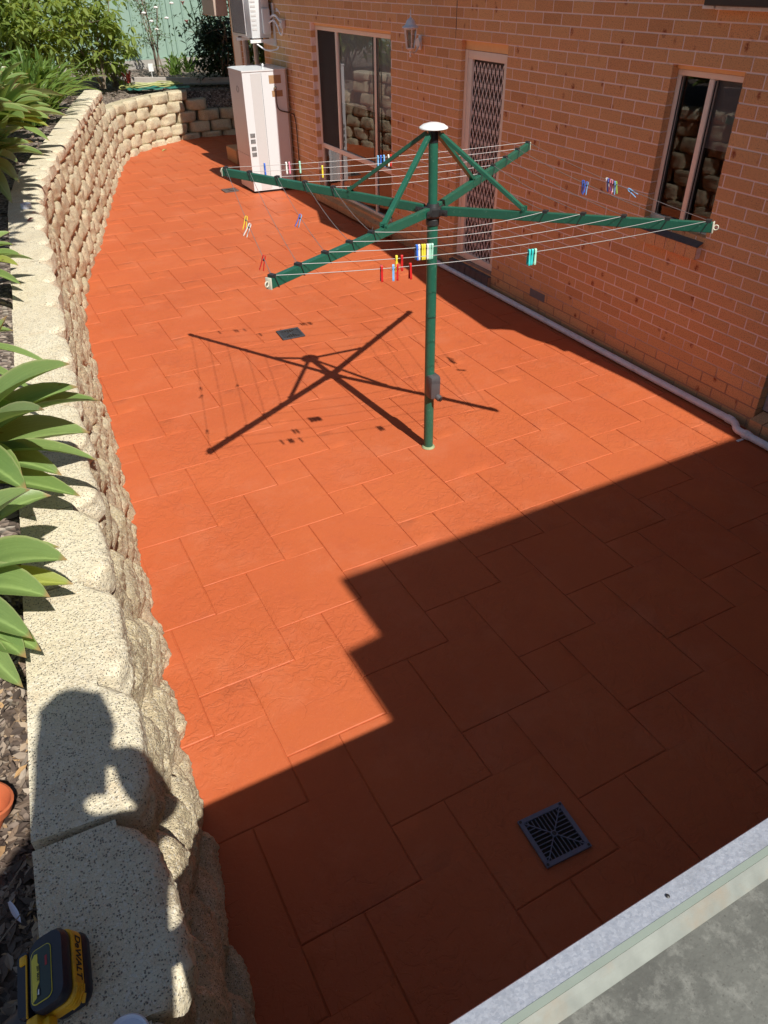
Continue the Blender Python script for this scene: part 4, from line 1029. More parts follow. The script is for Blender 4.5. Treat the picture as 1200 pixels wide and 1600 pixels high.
# ------------------------------------------------------------------ plants
def leaf_geo(mb, base, tip, W, arch, nseg=10, fold=.25, side=None, wprof=None, twist=0, droop=0):
    base = Vector(base); tip = Vector(tip); d = tip-base; L = d.length
    h = Vector((d.x, d.y, 0)); h = h.normalized() if h.length > 1e-3 else Vector((1, 0, 0))
    sd = side or Vector((-h.y, h.x, 0))
    ctrl = base.lerp(tip, .5)+Vector((0, 0, arch)); rows = []; vs = []
    for i in range(nseg+1):
        t = i/nseg; p = base*(1-t)**2+ctrl*2*t*(1-t)+tip*t*t
        p.z -= droop*max(0, t-.55)**2*4
        tg = ((ctrl-base)*(1-t)+(tip-ctrl)*t).normalized(); nn = sd.cross(tg).normalized()
        if nn.z < 0: nn = -nn
        w = W*(wprof(t) if wprof else (.42+.58*math.sin(min(1, t/.55)*math.pi/2))*(1 if t < .55 else max(0.0, math.cos((t-.55)/.45*math.pi/2))**.85))
        ca, sa_ = math.cos(twist*t), math.sin(twist*t); s2 = sd*ca+nn*sa_; n2 = nn*ca-sd*sa_
        for k, (a, b) in enumerate(((-.5, 1), (-.27, .35), (0, 0), (.27, .35), (.5, 1))):
            vs.append(p+s2*a*w+n2*b*w*fold)
    fs = []
    for i in range(nseg):
        for k in range(4): fs.append((i*5+k, i*5+k+1, (i+1)*5+k+1, (i+1)*5+k))
    mb.add(vs, fs)
def leafuv(o):
    me = o.data; a = me.attributes.new('leafuv', 'FLOAT_VECTOR', 'POINT'); n = len(me.vertices)//5-1
    for i, v in enumerate(me.vertices): a.data[i].vector = ((i % 5)/4, (i//5)/n, 0)
    return o
def agave(center, n, L, W, label, tips=(), mat=AGAVE, seed=0, group=None, elev=(5, 80), azr=(0, 360), yellow=0):
    rs = random.Random(seed); c = Vector(center)
    o = thing('agave_plant', label, 'agave', c, group)
    m = MB(); m.lathe([(.05, -.22), (.045, -.05), (.03, .05), (.001, .09)], c, 10); m.build('stem', BARK, o, smooth=True)
    for tp, wd, ar, y in tips:
        m = MB(); d = (Vector(tp)-c); b = c+Vector((d.x, d.y, 0)).normalized()*.03+Vector((0, 0, .02))
        leaf_geo(m, b, tp, wd*1.12, ar, 14, .30, twist=rs.uniform(-.25, .25)); leafuv(m.build('leaf', AGAVEY if y else mat, o, smooth='all', fix=False))
    for i in range(n):
        t = (i+.5)/n; az = R(azr[0]+(azr[1]-azr[0])*((i*.381966) % 1))+rs.uniform(-.1, .1); el = R(elev[0]+(elev[1]-elev[0])*t**1.4)
        l = L*rs.uniform(.8, 1.1)*(1-.25*t); tip = c+Vector((math.cos(az)*math.cos(el), math.sin(az)*math.cos(el), math.sin(el)))*l
        m = MB(); leaf_geo(m, c+Vector((math.cos(az)*.03, math.sin(az)*.03, .01+.06*t)), tip, W*rs.uniform(.85, 1.1), .10*l+.05*(1-t), 12, .28, twist=rs.uniform(-.3, .3))
        leafuv(m.build('leaf', AGAVEY if rs.random() < yellow else mat, o, smooth='all', fix=False))
    return o
AG = 'agaves along the top of the wall'
agave((-5.00, -4.42, 1.36), 11, .50, .17, 'large green agave whose long leaves arch furthest over the cream wall cap', [
  ((-4.483, -4.62, 1.78), .12, .16, 0), ((-4.476, -4.54, 1.66), .115, .12, 0), ((-4.419, -4.56, 1.60), .12, .17, 0), ((-4.488, -4.72, 1.46), .075, .16, 0),
  ((-4.614, -4.68, 1.42), .11, .14, 0), ((-4.579, -4.76, 1.37), .09, .06, 0), ((-4.724, -4.86, 1.50), .12, .20, 0), ((-4.603, -4.95, 1.80), .12, .12, 0), ((-4.62, -4.35, 1.88), .11, .05, 0)],
  seed=2, group=AG, elev=(4, 80), azr=(-80, 110))
agave((-5.07, -5.04, 1.30), 10, .42, .155, 'green agave with small holes in its leaves, nearest to the terracotta pot', [
  ((-4.668, -5.24, 1.48), .125, .13, 0), ((-4.675, -5.20, 1.36), .085, .08, 1), ((-4.739, -5.30, 1.42), .11, .12, 0), ((-4.805, -5.42, 1.40), .09, .10, 0),
  ((-4.80, -5.40, 1.33), .085, .07, 0), ((-4.86, -5.50, 1.32), .08, .05, 0), ((-4.703, -5.00, 1.36), .08, .06, 1), ((-4.70, -5.12, 1.66), .12, .10, 0), ((-4.66, -4.95, 1.52), .11, .16, 0)],
  seed=5, group=AG, elev=(4, 78), azr=(-60, 110), yellow=.10)
agave((-5.02, -3.45, 1.36), 24, .46, .12, 'agave with thin curling leaves behind the largest one', [
  ((-4.50, -3.80, 1.42), .05, .22, 0), ((-4.60, -4.0, 1.40), .045, .2, 0), ((-4.62, -3.6, 1.55), .10, .1, 0)], seed=9, group=AG, azr=(60, 320))
agave((-4.78, -1.95, 1.33), 18, .42, .10, 'agave beyond the blank cap stretch, its tips just over the cap', [
  ((-4.476, -2.06, 1.50), .07, .10, 0), ((-4.49, -2.28, 1.44), .08, .09, 1), ((-4.51, -2.44, 1.38), .06, .07, 0)], seed=11, group=AG, yellow=.15)
agave((-4.46, .75, 1.45), 44, .60, .17, 'shaded dark agave opposite the small white lid on the cap', [
  ((-4.22, -.15, 1.60), .12, .12, 0), ((-4.26, -.35, 1.50), .12, .12, 0), ((-4.36, -.55, 1.40), .11, .1, 0)], seed=13, group=AG)
agave((-4.20, 2.40, 1.50), 50, .72, .20, 'big agave with two sunlit lower leaves, just before the strap-leaf clump', [
  ((-3.70, 2.05, 1.52), .12, .12, 1), ((-3.74, 2.0, 1.40), .11, .12, 0), ((-3.75, 2.3, 1.9), .13, .05, 0)], seed=17, group=AG)
agave((-4.55, 1.6, 1.65), 44, .75, .20, 'tall shaded agave at the left edge behind the small white lid', seed=19, group=AG)
agave((-4.15, 3.45, 1.55), 44, .78, .20, 'shaded agave left of the strap-leaf clump, at the left edge', seed=23, group=AG)

def strap_clump(name, center, n, L, W, label, cat, seed, mat=STRAP, elev=(20, 88), group=None):
    rs = random.Random(seed); o = thing(name, label, cat, center, group); m = MB(); c = Vector(center)
    for i in range(n):
        az = rs.uniform(0, 6.283); el = R(rs.uniform(*elev)); l = L*rs.uniform(.6, 1.1)
        b = c+Vector((rs.uniform(-.12, .12), rs.uniform(-.12, .12), -.03))*(L/.6)
        tip = b+Vector((math.cos(az)*math.cos(el)*l, math.sin(az)*math.cos(el)*l, math.sin(el)*l*.75))
        tw = rs.uniform(-.6, .6)
        leaf_geo(m, b, tip, W*rs.uniform(.7, 1.2), l*rs.uniform(.22, .42), 8, .18, wprof=lambda t: (.75+.25*math.sin(t*3.14))*(1 if t < .7 else max(.03, 1-((t-.7)/.3)**1.5)), twist=tw)
    m.build('foliage', mat, o, smooth='all', kind='stuff', fix=False); return o
SG = 'strap-leaf clumps in the garden bed'
strap_clump('agapanthus', (-3.68, 4.7, 1.25), 190, .95, .05, 'dense sunlit strap-leaf clump arching over the wall end, nearest of three', 'agapanthus', 1, group=SG)
strap_clump('agapanthus', (-3.35, 5.9, 1.25), 190, 1.0, .05, 'sunlit strap-leaf clump beside the far end of the high wall cap', 'agapanthus', 2, group=SG)
strap_clump('agapanthus', (-3.1, 7.2, 1.2), 120, .80, .048, 'strap-leaf clump behind the wall end, darker and shorter than its neighbours', 'agapanthus', 3, group=SG)
strap_clump('agapanthus', (-4.4, 6.2, 1.3), 170, 1.25, .05, 'tall strap-leaf clump in front of the bright leafy shrub', 'agapanthus', 4, group=SG)
strap_clump('agapanthus', (.10, 11.6, 1.0), 50, .55, .035, 'small strap-leaf tuft at the foot of the white rose bush', 'agapanthus', 6, group=SG)
strap_clump('agapanthus', (.50, 11.9, 1.0), 45, .5, .035, 'small strap-leaf tuft between rose bush and dark shrub', 'agapanthus', 7, group=SG)

def shrub(name, label, cat, base, H, rad, nl, lsz, mat, seed, palm=1, stems=6, aspect=.42, low=.15, group=None, hang=.5):
    """stems that branch, leaves gathered in clusters round the branch ends"""
    rs = random.Random(seed); o = thing(name, label, cat, base, group); b = Vector(base); st = MB(); lf = MB(); ends = []
    for i in range(stems):
        az = rs.uniform(0, 6.283); rr = rad*rs.uniform(.2, .8); top = b+Vector((math.cos(az)*rr, math.sin(az)*rr, H*rs.uniform(.6, 1.0)))
        mid = b.lerp(top, .5)+Vector((rs.uniform(-.1, .1), rs.uniform(-.1, .1), 0))*rad
        st.tube(catmull([b+Vector((rs.uniform(-.08, .08), rs.uniform(-.08, .08), -.05)), mid, top], 4), [.018*(1-.08*k) for k in range(9)], 6)
        for j in range(7):
            q = b.lerp(top, rs.uniform(low, 1)); e = q+Vector((rs.gauss(0, 1), rs.gauss(0, 1), rs.gauss(.2, .6))).normalized()*rad*rs.uniform(.3, .75)
            e.z = max(e.z, b.z+H*low); st.tube([q, q.lerp(e, .5)+Vector((0, 0, .04)), e], [.008, .006, .003], 5); ends.append(e)
    for i in range(nl):
        e = rs.choice(ends)+Vector((rs.gauss(0, 1), rs.gauss(0, 1), rs.gauss(0, .9)))*rad*.16
        az0 = rs.uniform(0, 6.283)
        for k in range(palm):
            az = az0+k*6.283/max(1, palm); el = rs.uniform(-hang, hang*.5); L = lsz*rs.uniform(.7, 1.2); w = L*aspect
            d = Vector((math.cos(az)*math.cos(el), math.sin(az)*math.cos(el), math.sin(el)-.15)); s = Vector((-math.sin(az), math.cos(az), rs.uniform(-.5, .5))).normalized(); n = d.cross(s)
            p0 = e+d*L*.08; vs = [p0, e+d*L*.35+s*w*.42+n*w*.12, e+d*L*.7+s*w*.36+n*w*.02-Vector((0, 0, L*.05)), e+d*L-Vector((0, 0, L*.16)), e+d*L*.7-s*w*.36+n*w*.02-Vector((0, 0, L*.05)), e+d*L*.35-s*w*.42+n*w*.12, e+d*L*.4, e+d*L*.72-Vector((0, 0, L*.07))]
            lf.add(vs, [(0, 1, 6), (1, 2, 7, 6), (2, 3, 7), (3, 4, 7), (4, 5, 6, 7), (5, 0, 6)])
    st.build('branch', BARK, o, smooth=True); lf.build('foliage', mat, o, smooth='all', kind='stuff', fix=False); return o
shrub('leafy_shrub', 'bright yellow-green shrub with hanging palmate leaves, top left', 'shrub', (-3.1, 9.4, 1.1), 1.9, 1.15, 620, .20, SHRUB, 31, palm=5, stems=9, low=.3, hang=.9)
shrub('leafy_shrub', 'bright palmate shrub right of its twin, drooping towards the mulch', 'shrub', (-1.75, 10.3, 1.0), 1.7, .85, 380, .18, SHRUB, 32, palm=5, stems=7, low=.22, hang=.9)
shrub('leafy_shrub', 'paler open shrub at the top left edge before the fence', 'shrub', (-5.0, 9.2, 1.2), 1.9, 1.0, 300, .16, STRAP, 33, palm=5, stems=7, low=.2)
shrub('rusty_shrub', 'rust-red leaved shrub at the left edge above the agaves', 'shrub', (-4.75, 4.7, 1.3), 1.25, .42, 700, .06, REDLF, 34, stems=6, low=.2)
shrub('low_shrub', 'low dark green shrub under the bright leaves beside the mulch', 'shrub', (-1.35, 10.9, .95), .6, .40, 500, .08, ROSELF, 35, stems=5, low=.1)
shrub('rose_bush', 'thin rose bush with white flowers against the green fence', 'rose bush', (-.15, 11.9, 1.0), 1.9, .42, 560, .075, ROSELF, 36, stems=5, low=.3)
dk = shrub('dark_shrub', 'dense dark green shrub with an orange flower beside the house corner', 'shrub', (.92, 10.6, .9), 1.2, .80, 3000, .16, DARKLF, 37, stems=12, low=.22, aspect=.3)
shrub('dark_shrub', 'dark shrub half hidden behind the air conditioner and heater', 'shrub', (1.75, 10.5, .9), 1.5, .6, 1200, .15, DARKLF, 38, stems=10, low=.15, aspect=.3)
def tree():
    rs = random.Random(77); o = thing('garden_tree', 'leafy tree beside the wall, its crown above the view dappling the cap', 'tree', (-6.3, -1.9, 1.2)); c = Vector((-4.98, -.75, 3.95)); st = MB(); lf = MB()
    st.tube(catmull([(-6.3, -1.9, 1.1), (-6.15, -1.85, 2.2), (-5.9, -1.8, 3.1), (-5.6, -1.75, 3.8)], 4), [.10, .097, .094, .09, .087, .084, .08, .077, .073, .07, .065, .06, .055], 10)
    for i in range(64):
        az = rs.uniform(0, 6.283); r_ = rs.uniform(.15, 1.0); e = c+Vector((.98*r_*math.cos(az), 2.5*r_*math.sin(az), rs.uniform(-.45, .55)))
        a = Vector((-5.95, -1.82, 3.0)).lerp(Vector((-5.6, -1.75, 3.8)), rs.random()); st.tube(catmull([a, a.lerp(e, .5)+Vector((0, 0, .15)), e], 3), [.03, .026, .022, .018, .014, .010, .006], 6)
        for k in range(190):
            p = e+Vector((rs.gauss(0, .22), rs.gauss(0, .26), rs.gauss(0, .12)))
            if p.x > -4.08 or p.z < 3.25: continue
            d = Vector((rs.gauss(0, 1), rs.gauss(0, 1), rs.gauss(-.3, .5))).normalized(); q = d.orthogonal().normalized(); L = rs.uniform(.14, .30); w = L*.21
            lf.add([p, p+d*L*.5+q*w, p+d*L, p+d*L*.5-q*w], [(0, 1, 2, 3)])
    st.build('trunk', BARK, o, smooth=True); lf.build('crown', SHRUB, o, kind='stuff', fix=False)
tree()
rs = random.Random(40)
rb = thing('white_roses', 'white blooms scattered over the thin rose bush', 'flowers', (-.15, 11.9, 2)); rb.name = 'white_roses'
for dx, dz in ((-.05, .95), (.12, 1.18), (.25, 1.0), (.42, 1.25), (-.1, 1.35), (.05, .8), (-.2, 1.1)):
    c = Vector((-.2+dx, 11.6+rs.uniform(-.2, .1), 1.0+dz)); m = MB()
    for k in range(7):
        a = k*2.4; m.lathe([(.001, 0), (.022, .008), (.03, .03), (.012, .036)], c+Vector((math.cos(a)*.012, math.sin(a)*.012, 0)), 7, (math.cos(a)*.6, math.sin(a)*.6, 1))
    m.build('bloom', PETALW, rb, smooth='all', fix=False)
# tall flower stems of the dark shrub: orange crane flower and pink buds
def stem_flower(x, y, z0, x1, y1, z1, mat, label, crane=False):
    o = thing('flower_stem', label, 'flower', (x, y, z0)); m = MB(); m.tube(catmull([(x, y, z0), ((x+x1)/2+.03, (y+y1)/2, (z0+z1)/2), (x1, y1, z1)], 5), .009, 6); m.build('stem', ROSELF, o, smooth=True)
    m = MB(); c = Vector((x1, y1, z1))
    if crane:
        for a in (-.5, -.1, .35): leaf_geo(m, c, c+Vector((-.14+a*.1, -.02, .10+a*.12)), .045, .03, 5, .2)
        leaf_geo(m, c, c+Vector((.16, 0, .04)), .04, .01, 5, .2)
    else:
        for k in range(6): leaf_geo(m, c, c+Vector((math.cos(k)*.05, math.sin(k)*.05, .06)), .04, .01, 4, .2)
    m.build('petal', mat, o, smooth='all', fix=False)
stem_flower(.9, 10.5, 1.3, .62, 10.4, 2.06, PETALO, 'orange crane-like flower above the dark shrub', True)
stem_flower(.7, 10.6, 1.3, .22, 10.5, 1.95, PETALP, 'drooping pink flower head left of the orange one')
stem_flower(.8, 10.8, 1.3, .30, 10.9, 2.25, PETALP, 'small pink bud on a thin stem above the drooping one')
st_ = thing('reed_stems', 'tall thin bare stems rising above the dark shrub', 'stems', (1.0, 10.8, 1.2))
for i in range(9):
    x = .5+i*.13; m = MB(); m.tube(catmull([(x+.1, 10.8, 1.2), (x, 10.85, 2.0), (x-.12+rs.uniform(-.1, .1), 10.9, 2.9)], 4), .009, 5); m.build('stem', DARKLF, st_, smooth=True)
rd = strap_clump('red_flowers', (-1.15, 10.6, 1.0), 22, .28, .04, 'small red-flowered plant under the bright shrub', 'flowers', 51, mat=plain('red_petal', (.55, .06, .05), .5), elev=(40, 85))
tg_ = MB(); tg_.cbox((-.60, 10.98, 1.12), (-.50, 10.985, 1.26), .002); tg_.cbox((-.555, 10.986, .9), (-.545, 10.992, 1.2), .002)
tag(tg_.build('plant_tag', WHITE), 'white plant tag on a stick in the mulch before the rose bush', 'plant tag')
sk = MB(); sk.tube([(-1.30, 10.55, .80), (-1.30, 10.60, 1.25)], .008, 6); tag(sk.build('garden_stake', BARK), 'thin wooden stake in the mulch behind the far wall', 'stake')
# garden hose and net on the mulch behind the far wall
hs = MB(); pts = []
for i in range(60):
    a = i*.42; r_ = .30+.05*math.sin(i*1.3); pts.append((-.95+r_*1.5*math.cos(a)+.006*i, 10.35+r_*.55*math.sin(a), .93+.02*math.sin(i*.7)+.006*(i % 7)))
hs.tube(catmull(pts, 3), .011, 6); tag(hs.build('garden_hose', plain('hose_yellow_green', (.35, .36, .12), .5), smooth=True), 'coiled yellow-green hose lying on the bed behind the far wall', 'hose')
nt = MB(); nn_ = 14
vs = [(-1.25+1.2*i/nn_, 10.12+.45*j/6-.25*i/nn_, .90+.05*noise.noise(Vector((i*.7, j*.9, 3)))) for j in range(7) for i in range(nn_+1)]
nt.add(vs, [(j*(nn_+1)+i, j*(nn_+1)+i+1, (j+1)*(nn_+1)+i+1, (j+1)*(nn_+1)+i) for j in range(6) for i in range(nn_)])
tag(nt.build('garden_net', plain('green_net', (.03, .18, .14), .7, var=.4, sc=60), smooth='all', fix=False), 'crumpled dark green net on top of the far wall', 'net')

# ------------------------------------------------------------------ small things on the cap, mulch and patio
m = MB(); m.lathe([(.040, 0), (.043, .003), (.040, .036), (.036, .039), (.034, .036), (.034, .012), (.001, .011)], (-4.245, -.02, 1.240), 28)
tag(m.build('plastic_lid', plain('lid_white', (.62, .64, .75), .4), smooth=True), 'small white plastic lid standing on the shaded wall cap', 'lid')
m = MB(); leaf_geo(m, (-4.285, -.46, 1.243), (-4.235, -.45, 1.255), .03, .01, 5, .3)
tag(m.build('red_petal', plain('petal_red', (.35, .02, .03), .5), fix=False), 'small red petal on the wall cap beside the white lid', 'petal')
m = MB(); m.lathe([(.040, 0), (.042, .002), (.042, .010), (.039, .013), (.037, .010), (.035, .006), (.001, .005)], (-4.803, -6.385, 1.243), 40)
tag(m.build('jar_lid', plain('jar_lid_white', (.74, .76, .86), .35), smooth=True), 'round white lid on the cap at the bottom edge', 'lid')
m = MB(); leaf_geo(m, (-1.12, 8.70, .004), (-1.02, 8.74, .012), .05, .02, 6, .3)
tag(m.build('fallen_leaf', AGAVEY, fix=False), 'single yellow-green leaf lying on the far paving', 'leaf')
m = MB(); m.lathe([(.020, .0), (.045, .002), (.053, .055), (.062, .057), (.064, .080), (.058, .082), (.054, .060), (.046, .012), (.001, .010)], (-5.022, -5.755, 1.185), 28, (.35, .1, .9))
tag(m.build('terracotta_pot', TERRA, smooth=True), 'broken terracotta pot tipped on the mulch at the left edge', 'pot')
m = MB(); leaf_geo(m, (-4.975, -5.995, 1.215), (-4.955, -6.06, 1.225), .012, .004, 6, .2)
tag(m.build('paper_scrap', plain('pale_scrap', (.6, .6, .68), .7), fix=False), 'pale scrap of paper on the dark leaf litter', 'scrap')
for i, (a, b, lb) in enumerate((((-5.02, -6.02, 1.225), (-4.93, -5.93, 1.235), 'longer dry twig on the litter beside the cap'), ((-5.06, -6.12, 1.22), (-4.95, -6.05, 1.24), 'short dry twig below the longer one on the litter'))):
    m = MB(); m.tube([a, Vector(a).lerp(Vector(b), .5)+Vector((.004, -.004, .004)), b], [.0022, .002, .0012], 5); tag(m.build('twig', BARK), lb, 'twig')

# ------------------------------------------------------------------ cordless tool with its battery pack
tl = thing('cordless_tool', 'black and yellow cordless power tool with large battery lying on the wall cap', 'power tool', (-4.90, -6.25, 1.25))
YEL = plain('tool_yellow', (.80, .42, .012), .45, var=.08, dirt=((.2, .12, .05), 30, .5)); NAVY = plain('tool_black', (.018, .020, .035), .42, var=.3, sc=60)
LABELM = plain('label_dark', (.03, .045, .04), .35); REDM = plain('label_red', (.35, .02, .03), .5); YLAB = plain('label_yellow', (.70, .58, .06), .4)
bc = Vector((-4.885, -6.232, 1.288))
def rounded(mb, cx, cy, cz, sx, sy, sz, rad, M, seg=5, zc=.006):
    """box rounded in its own x-y outline"""
    out = []
    for qx, qy, a0 in ((1, 1, 0), (-1, 1, 90), (-1, -1, 180), (1, -1, 270)):
        for k in range(seg+1):
            a = R(a0+90*k/seg); out.append(((sx/2-rad)*qx+rad*math.cos(a), (sy/2-rad)*qy+rad*math.sin(a)))
    n = len(out); lv = [(-sz/2, .94), (-sz/2+zc, 1), (sz/2-zc, 1), (sz/2, .94)]; vs = [M@Vector((cx+x*k, cy+y*k, cz+z)) for z, k in lv for x, y in out]
    fs = [tuple(range(n))[::-1], tuple(range(3*n, 4*n))]
    for l in range(3): fs += [(l*n+i, l*n+(i+1) % n, (l+1)*n+(i+1) % n, (l+1)*n+i) for i in range(n)]
    mb.add(vs, fs)
# pack frame: local x = pack width, y = pack length, z = pack height (label face up, tipped towards the wall face)
BM = Matrix.Translation(bc)@Euler((R(2), R(-25), R(-7))).to_matrix().to_4x4()@Matrix.Scale(.80, 4)
m = MB(); rounded(m, 0, 0, .034, .094, .170, .032, .030, BM, zc=.010); m.build('pack_top', NAVY, tl, smooth=True)
m = MB(); rounded(m, 0, 0, .000, .100, .174, .036, .030, BM, zc=.004)
for k in range(4): m.bar(BM@Vector((.046-k*.009, -.088+k*.001, -.012+k*.008)), BM@Vector((.0515, -.070+k*.004, -.012+k*.008)), .005, .004)
m.build('pack_band', YEL, tl, smooth=True)
for k in range(4):
    mm = MB(); z_ = -.011+k*.0075; mm.tube([BM@Vector((x, y, z_)) for x, y in ((.020, -.0885), (.034, -.0855), (.044, -.076), (.0495, -.064), (.0508, -.050))], .0026, 6); mm.build('rib', YEL, tl, smooth=True)
m = MB(); rounded(m, 0, .002, -.033, .102, .172, .028, .030, BM, zc=.010); m.build('pack_base', NAVY, tl, smooth=True)
m = MB(); rounded(m, -.012, -.004, .0508, .056, .122, .0016, .014, BM, zc=.0004); m.build('label_border', YLAB, tl)
m = MB(); rounded(m, -.0115, -.004, .0519, .052, .118, .0012, .012, BM, zc=.0003); m.build('label_face', LABELM, tl)
m = MB(); zt = .0532
def flat(mb, pts, z): mb.add([BM@Vector((x, y, z)) for x, y in pts]+[BM@Vector((x, y, z-.0008)) for x, y in pts], [tuple(range(len(pts)))]+[(i, len(pts)+i, len(pts)+(i+1) % len(pts), (i+1) % len(pts)) for i in range(len(pts))])
flat(m, [(-.035, -.058), (-.024, -.052), (-.022, -.030), (-.016, -.020), (-.016, .018), (-.020, .024), (-.020, .044), (-.028, .046), (-.036, .036)], zt); m.build('label_stripe', YLAB, tl)
m = MB(); flat(m, [(.000, .008), (.006, .008), (.006, .030), (.000, .030)], zt); m.build('label_red_mark', REDM, tl)
m = MB(); flat(m, [(-.023, -.050), (-.014, -.050), (-.014, -.036), (-.018, -.026), (-.023, -.034)], zt+.0004); m.build('button', BLACK, tl)
m = MB(); flat(m, [(-.0205, -.047), (-.0165, -.047), (-.0165, -.036), (-.019, -.036)], zt+.0010); m.build('charge_light', WHITE, tl)
def text(body, size, M, mat, name, parent, shear=0, ext=.0004):
    cu_ = bpy.data.curves.new('lettering', 'FONT'); cu_.body = body; cu_.size = size; cu_.extrude = ext; cu_.align_x = 'CENTER'; cu_.align_y = 'CENTER'; cu_.shear = shear; cu_.offset = size*.018
    tmp = bpy.data.objects.new('tmp', cu_); COL.objects.link(tmp); dg = bpy.context.evaluated_depsgraph_get(); me = bpy.data.meshes.new_from_object(tmp.evaluated_get(dg)); bpy.data.objects.remove(tmp)
    me.transform(Matrix.Translation(-worldloc(parent))@M); me.materials.clear(); me.materials.append(mat); me.name = name
    o = bpy.data.objects.new(name, me); COL.objects.link(o); o.parent = parent; return o
# brand word runs down the yellow side, small words on the label
wordM = BM@Matrix.Translation((.0507, .012, .001))@Matrix((Vector((0, -1, 0)), Vector((0, 0, -1)), Vector((1, 0, 0)))).transposed().to_4x4()
text('DeWALT', .025, wordM, BLACK, 'lettering', tl, .15)
text('20V MAX', .0085, BM@Matrix.Translation((-.0190, .000, zt+.0008))@Matrix.Rotation(R(-90), 4, 'Z'), BLACK, 'label_lettering', tl, .1, .0002)
# latch and foot of the tool, handle running off towards the mulch
m = MB(); rounded(m, -.066, .0, .018, .030, .150, .060, .012, BM, zc=.006); m.build('tool_foot', NAVY, tl, smooth=True)
m = MB(); m.bar(BM@Vector((-.0525, -.080, .050)), BM@Vector((-.0525, .052, .050)), .003, .006, c=.001); m.cbox((-.072, .040, .034), (-.052, .062, .053), .004, BM); m.build('yellow_edge', YEL, tl, smooth=True)
m = MB(); m.cbox((-.062, -.104, .006), (-.030, -.078, .046), .006, BM); m.cbox((-.040, -.112, .0), (-.012, -.088, .030), .006, BM); m.build('latch', YEL, tl, smooth=True)
m = MB(); m.tube([BM@Vector((-.050, -.100, .044)), BM@Vector((-.050, -.100, .0475))], .0052, 12); m.build('latch_eye', BLACK, tl)
m = MB(); m.tube([BM@Vector(p) for p in ((-.060, -.045, .005), (-.10, -.055, .000), (-.16, -.060, -.006), (-.23, -.055, -.010))], [.030, .027, .024, .028], 14); m.tube([BM@Vector(p) for p in ((-.10, -.10, -.005), (-.15, -.105, -.010), (-.26, -.10, -.012))], [.024, .03, .034], 12)
m.build('handle', NAVY, tl, smooth=True)
m = MB(); m.bar(BM@Vector((-.20, -.080, .018)), BM@Vector((-.115, -.072, .024)), .010, .004, c=.001); m.bar(BM@Vector((-.088, -.098, .020)), BM@Vector((-.062, -.082, .022)), .008, .004, c=.001)
m.tube([BM@Vector(p) for p in ((-.088, -.098, .021), (-.100, -.112, .02), (-.098, -.128, .015), (-.080, -.140, .008))], .0018, 5); m.tube([BM@Vector(p) for p in ((-.22, -.125, .012), (-.15, -.128, .015), (-.12, -.140, .010))], .0018, 5)
m.build('yellow_trim', YEL, tl, smooth=True)

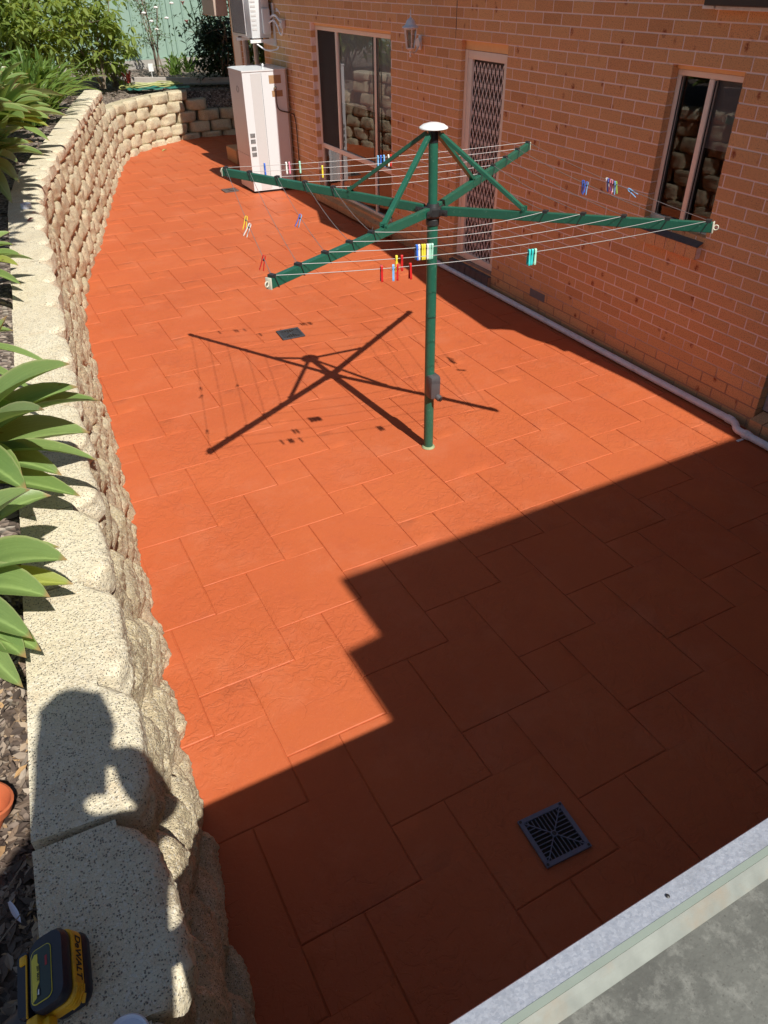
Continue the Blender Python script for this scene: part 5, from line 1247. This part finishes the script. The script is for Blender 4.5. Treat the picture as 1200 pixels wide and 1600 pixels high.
# ------------------------------------------------------------------ the photographer, behind the lens; only the shadow shows
def person():
    o = thing('person', 'person in dark clothes holding up a phone, casting the shadow on the cap', 'person', (-4.86, -7.45, 1.2))
    J = {'pelvis': (-4.87, -7.40, 2.12, .15, .11), 'waist': (-4.82, -7.33, 2.30, .165, .11), 'chest': (-4.78, -7.25, 2.50, .19, .13), 'neckb': (-4.76, -7.20, 2.72, .085, .07), 'neck': (-4.75, -7.19, 2.80, .055, .055),
      'headb': (-4.70, -7.15, 2.90, .082, .09), 'head': (-4.668, -7.135, 2.99, .094, .10), 'crown': (-4.665, -7.14, 3.07, .065, .07),
      'shr': (-4.60, -7.20, 2.63, .088, .08), 'elr': (-4.505, -7.11, 2.47, .060, .058), 'wrr': (-4.565, -7.08, 2.67, .055, .048), 'hr': (-4.575, -7.085, 2.77, .042, .025),
      'shl': (-4.98, -7.28, 2.64, .062, .06), 'ell': (-5.03, -7.14, 2.42, .042, .042), 'wrl': (-4.76, -7.03, 2.60, .028, .03), 'hl': (-4.70, -7.07, 2.70, .036, .022),
      'hipr': (-4.79, -7.42, 2.05, .095, .1), 'knr': (-4.77, -7.40, 1.68, .062, .065), 'anr': (-4.76, -7.46, 1.29, .04, .045), 'tor': (-4.74, -7.33, 1.235, .045, .035),
      'hipl': (-4.96, -7.44, 2.05, .095, .1), 'knl': (-4.99, -7.41, 1.68, .062, .065), 'anl': (-5.0, -7.47, 1.28, .04, .045), 'tol': (-5.02, -7.34, 1.225, .045, .035)}
    E_ = [('pelvis', 'waist'), ('waist', 'chest'), ('chest', 'neckb'), ('neckb', 'neck'), ('neck', 'headb'), ('headb', 'head'), ('head', 'crown'), ('chest', 'shr'), ('shr', 'elr'), ('elr', 'wrr'), ('wrr', 'hr'),
      ('chest', 'shl'), ('shl', 'ell'), ('ell', 'wrl'), ('wrl', 'hl'), ('pelvis', 'hipr'), ('hipr', 'knr'), ('knr', 'anr'), ('anr', 'tor'), ('pelvis', 'hipl'), ('hipl', 'knl'), ('knl', 'anl'), ('anl', 'tol')]
    names = list(J); vs = [Vector(J[k][:3])-o.location for k in names]; ed = [(names.index(a), names.index(b)) for a, b in E_]; rad = [J[k][3:] for k in names]
    for hand, ax, tgt in (('hr', (-1, 0, .1), -1), ('hl', (1, 0, .1), 1)):
        for k in range(4):
            b = Vector(J[hand][:3])+Vector((0, .004, -.03+k*.020)); i0 = len(vs)
            f1 = b+Vector((tgt*.004, -.026, .012)); f2 = f1+Vector((tgt*.028, .012, .006)); f3 = f2+Vector((tgt*.018, .012, 0))
            vs += [f1-o.location, f2-o.location, f3-o.location]; rad += [(.009, .009), (.0085, .0085), (.007, .007)]; ed += [(names.index(hand), i0), (i0, i0+1), (i0+1, i0+2)]
        t0 = Vector(J[hand][:3])+Vector((tgt*.012, .02, -.02)); i0 = len(vs); vs += [t0-o.location, t0+Vector((tgt*.022, .012, .02))-o.location]; rad += [(.011, .011), (.009, .009)]; ed += [(names.index(hand), i0), (i0, i0+1)]
    me = bpy.data.meshes.new('body'); me.from_pydata(vs, ed, []); b = bpy.data.objects.new('body', me); COL.objects.link(b); b.parent = o
    sk_ = b.modifiers.new('skin', 'SKIN'); sk_.use_smooth_shade = True
    for i, v in enumerate(me.skin_vertices[0].data): v.radius = rad[i]; v.use_root = (i == 0)
    sb = b.modifiers.new('sub', 'SUBSURF'); sb.levels = 2; sb.render_levels = 2
    me.materials.append(plain('dark_clothing', (.05, .055, .07), .9))
    h = MB(); hc = Vector((-4.655, -7.14, 3.00))
    vs = []; n1, n2 = 14, 20
    for i in range(n1+1):
        th = math.pi*.62*i/n1
        for k in range(n2):
            a = 2*math.pi*k/n2; rr = 1+.16*noise.noise(Vector((math.cos(a)*3.4, math.sin(a)*3.4, th*4)))+.05*noise.noise(Vector((math.cos(a)*11, math.sin(a)*11, th*9)))
            vs.append(hc+Vector((math.sin(th)*math.cos(a)*.096*rr, math.sin(th)*math.sin(a)*.108*rr-.008, math.cos(th)*.108*rr)))
    h.add(vs, [(i*n2+k, i*n2+(k+1) % n2, (i+1)*n2+(k+1) % n2, (i+1)*n2+k) for i in range(n1) for k in range(n2)]); h.build('hair', BARK, o, smooth='all', fix=False)
person()
ph = thing('mobile_phone', 'dark mobile phone held up by the person taking the photograph', 'phone', CAM-fw*.02)
PM4 = mw.copy(); PM4.translation = CAM-fw*.018-rt*.030-up*.055
m = MB(); m.cbox((-.038, -.075, -.004), (.038, .075, .004), .003, PM4); m.build('phone_body', BLACK, ph, smooth=True)
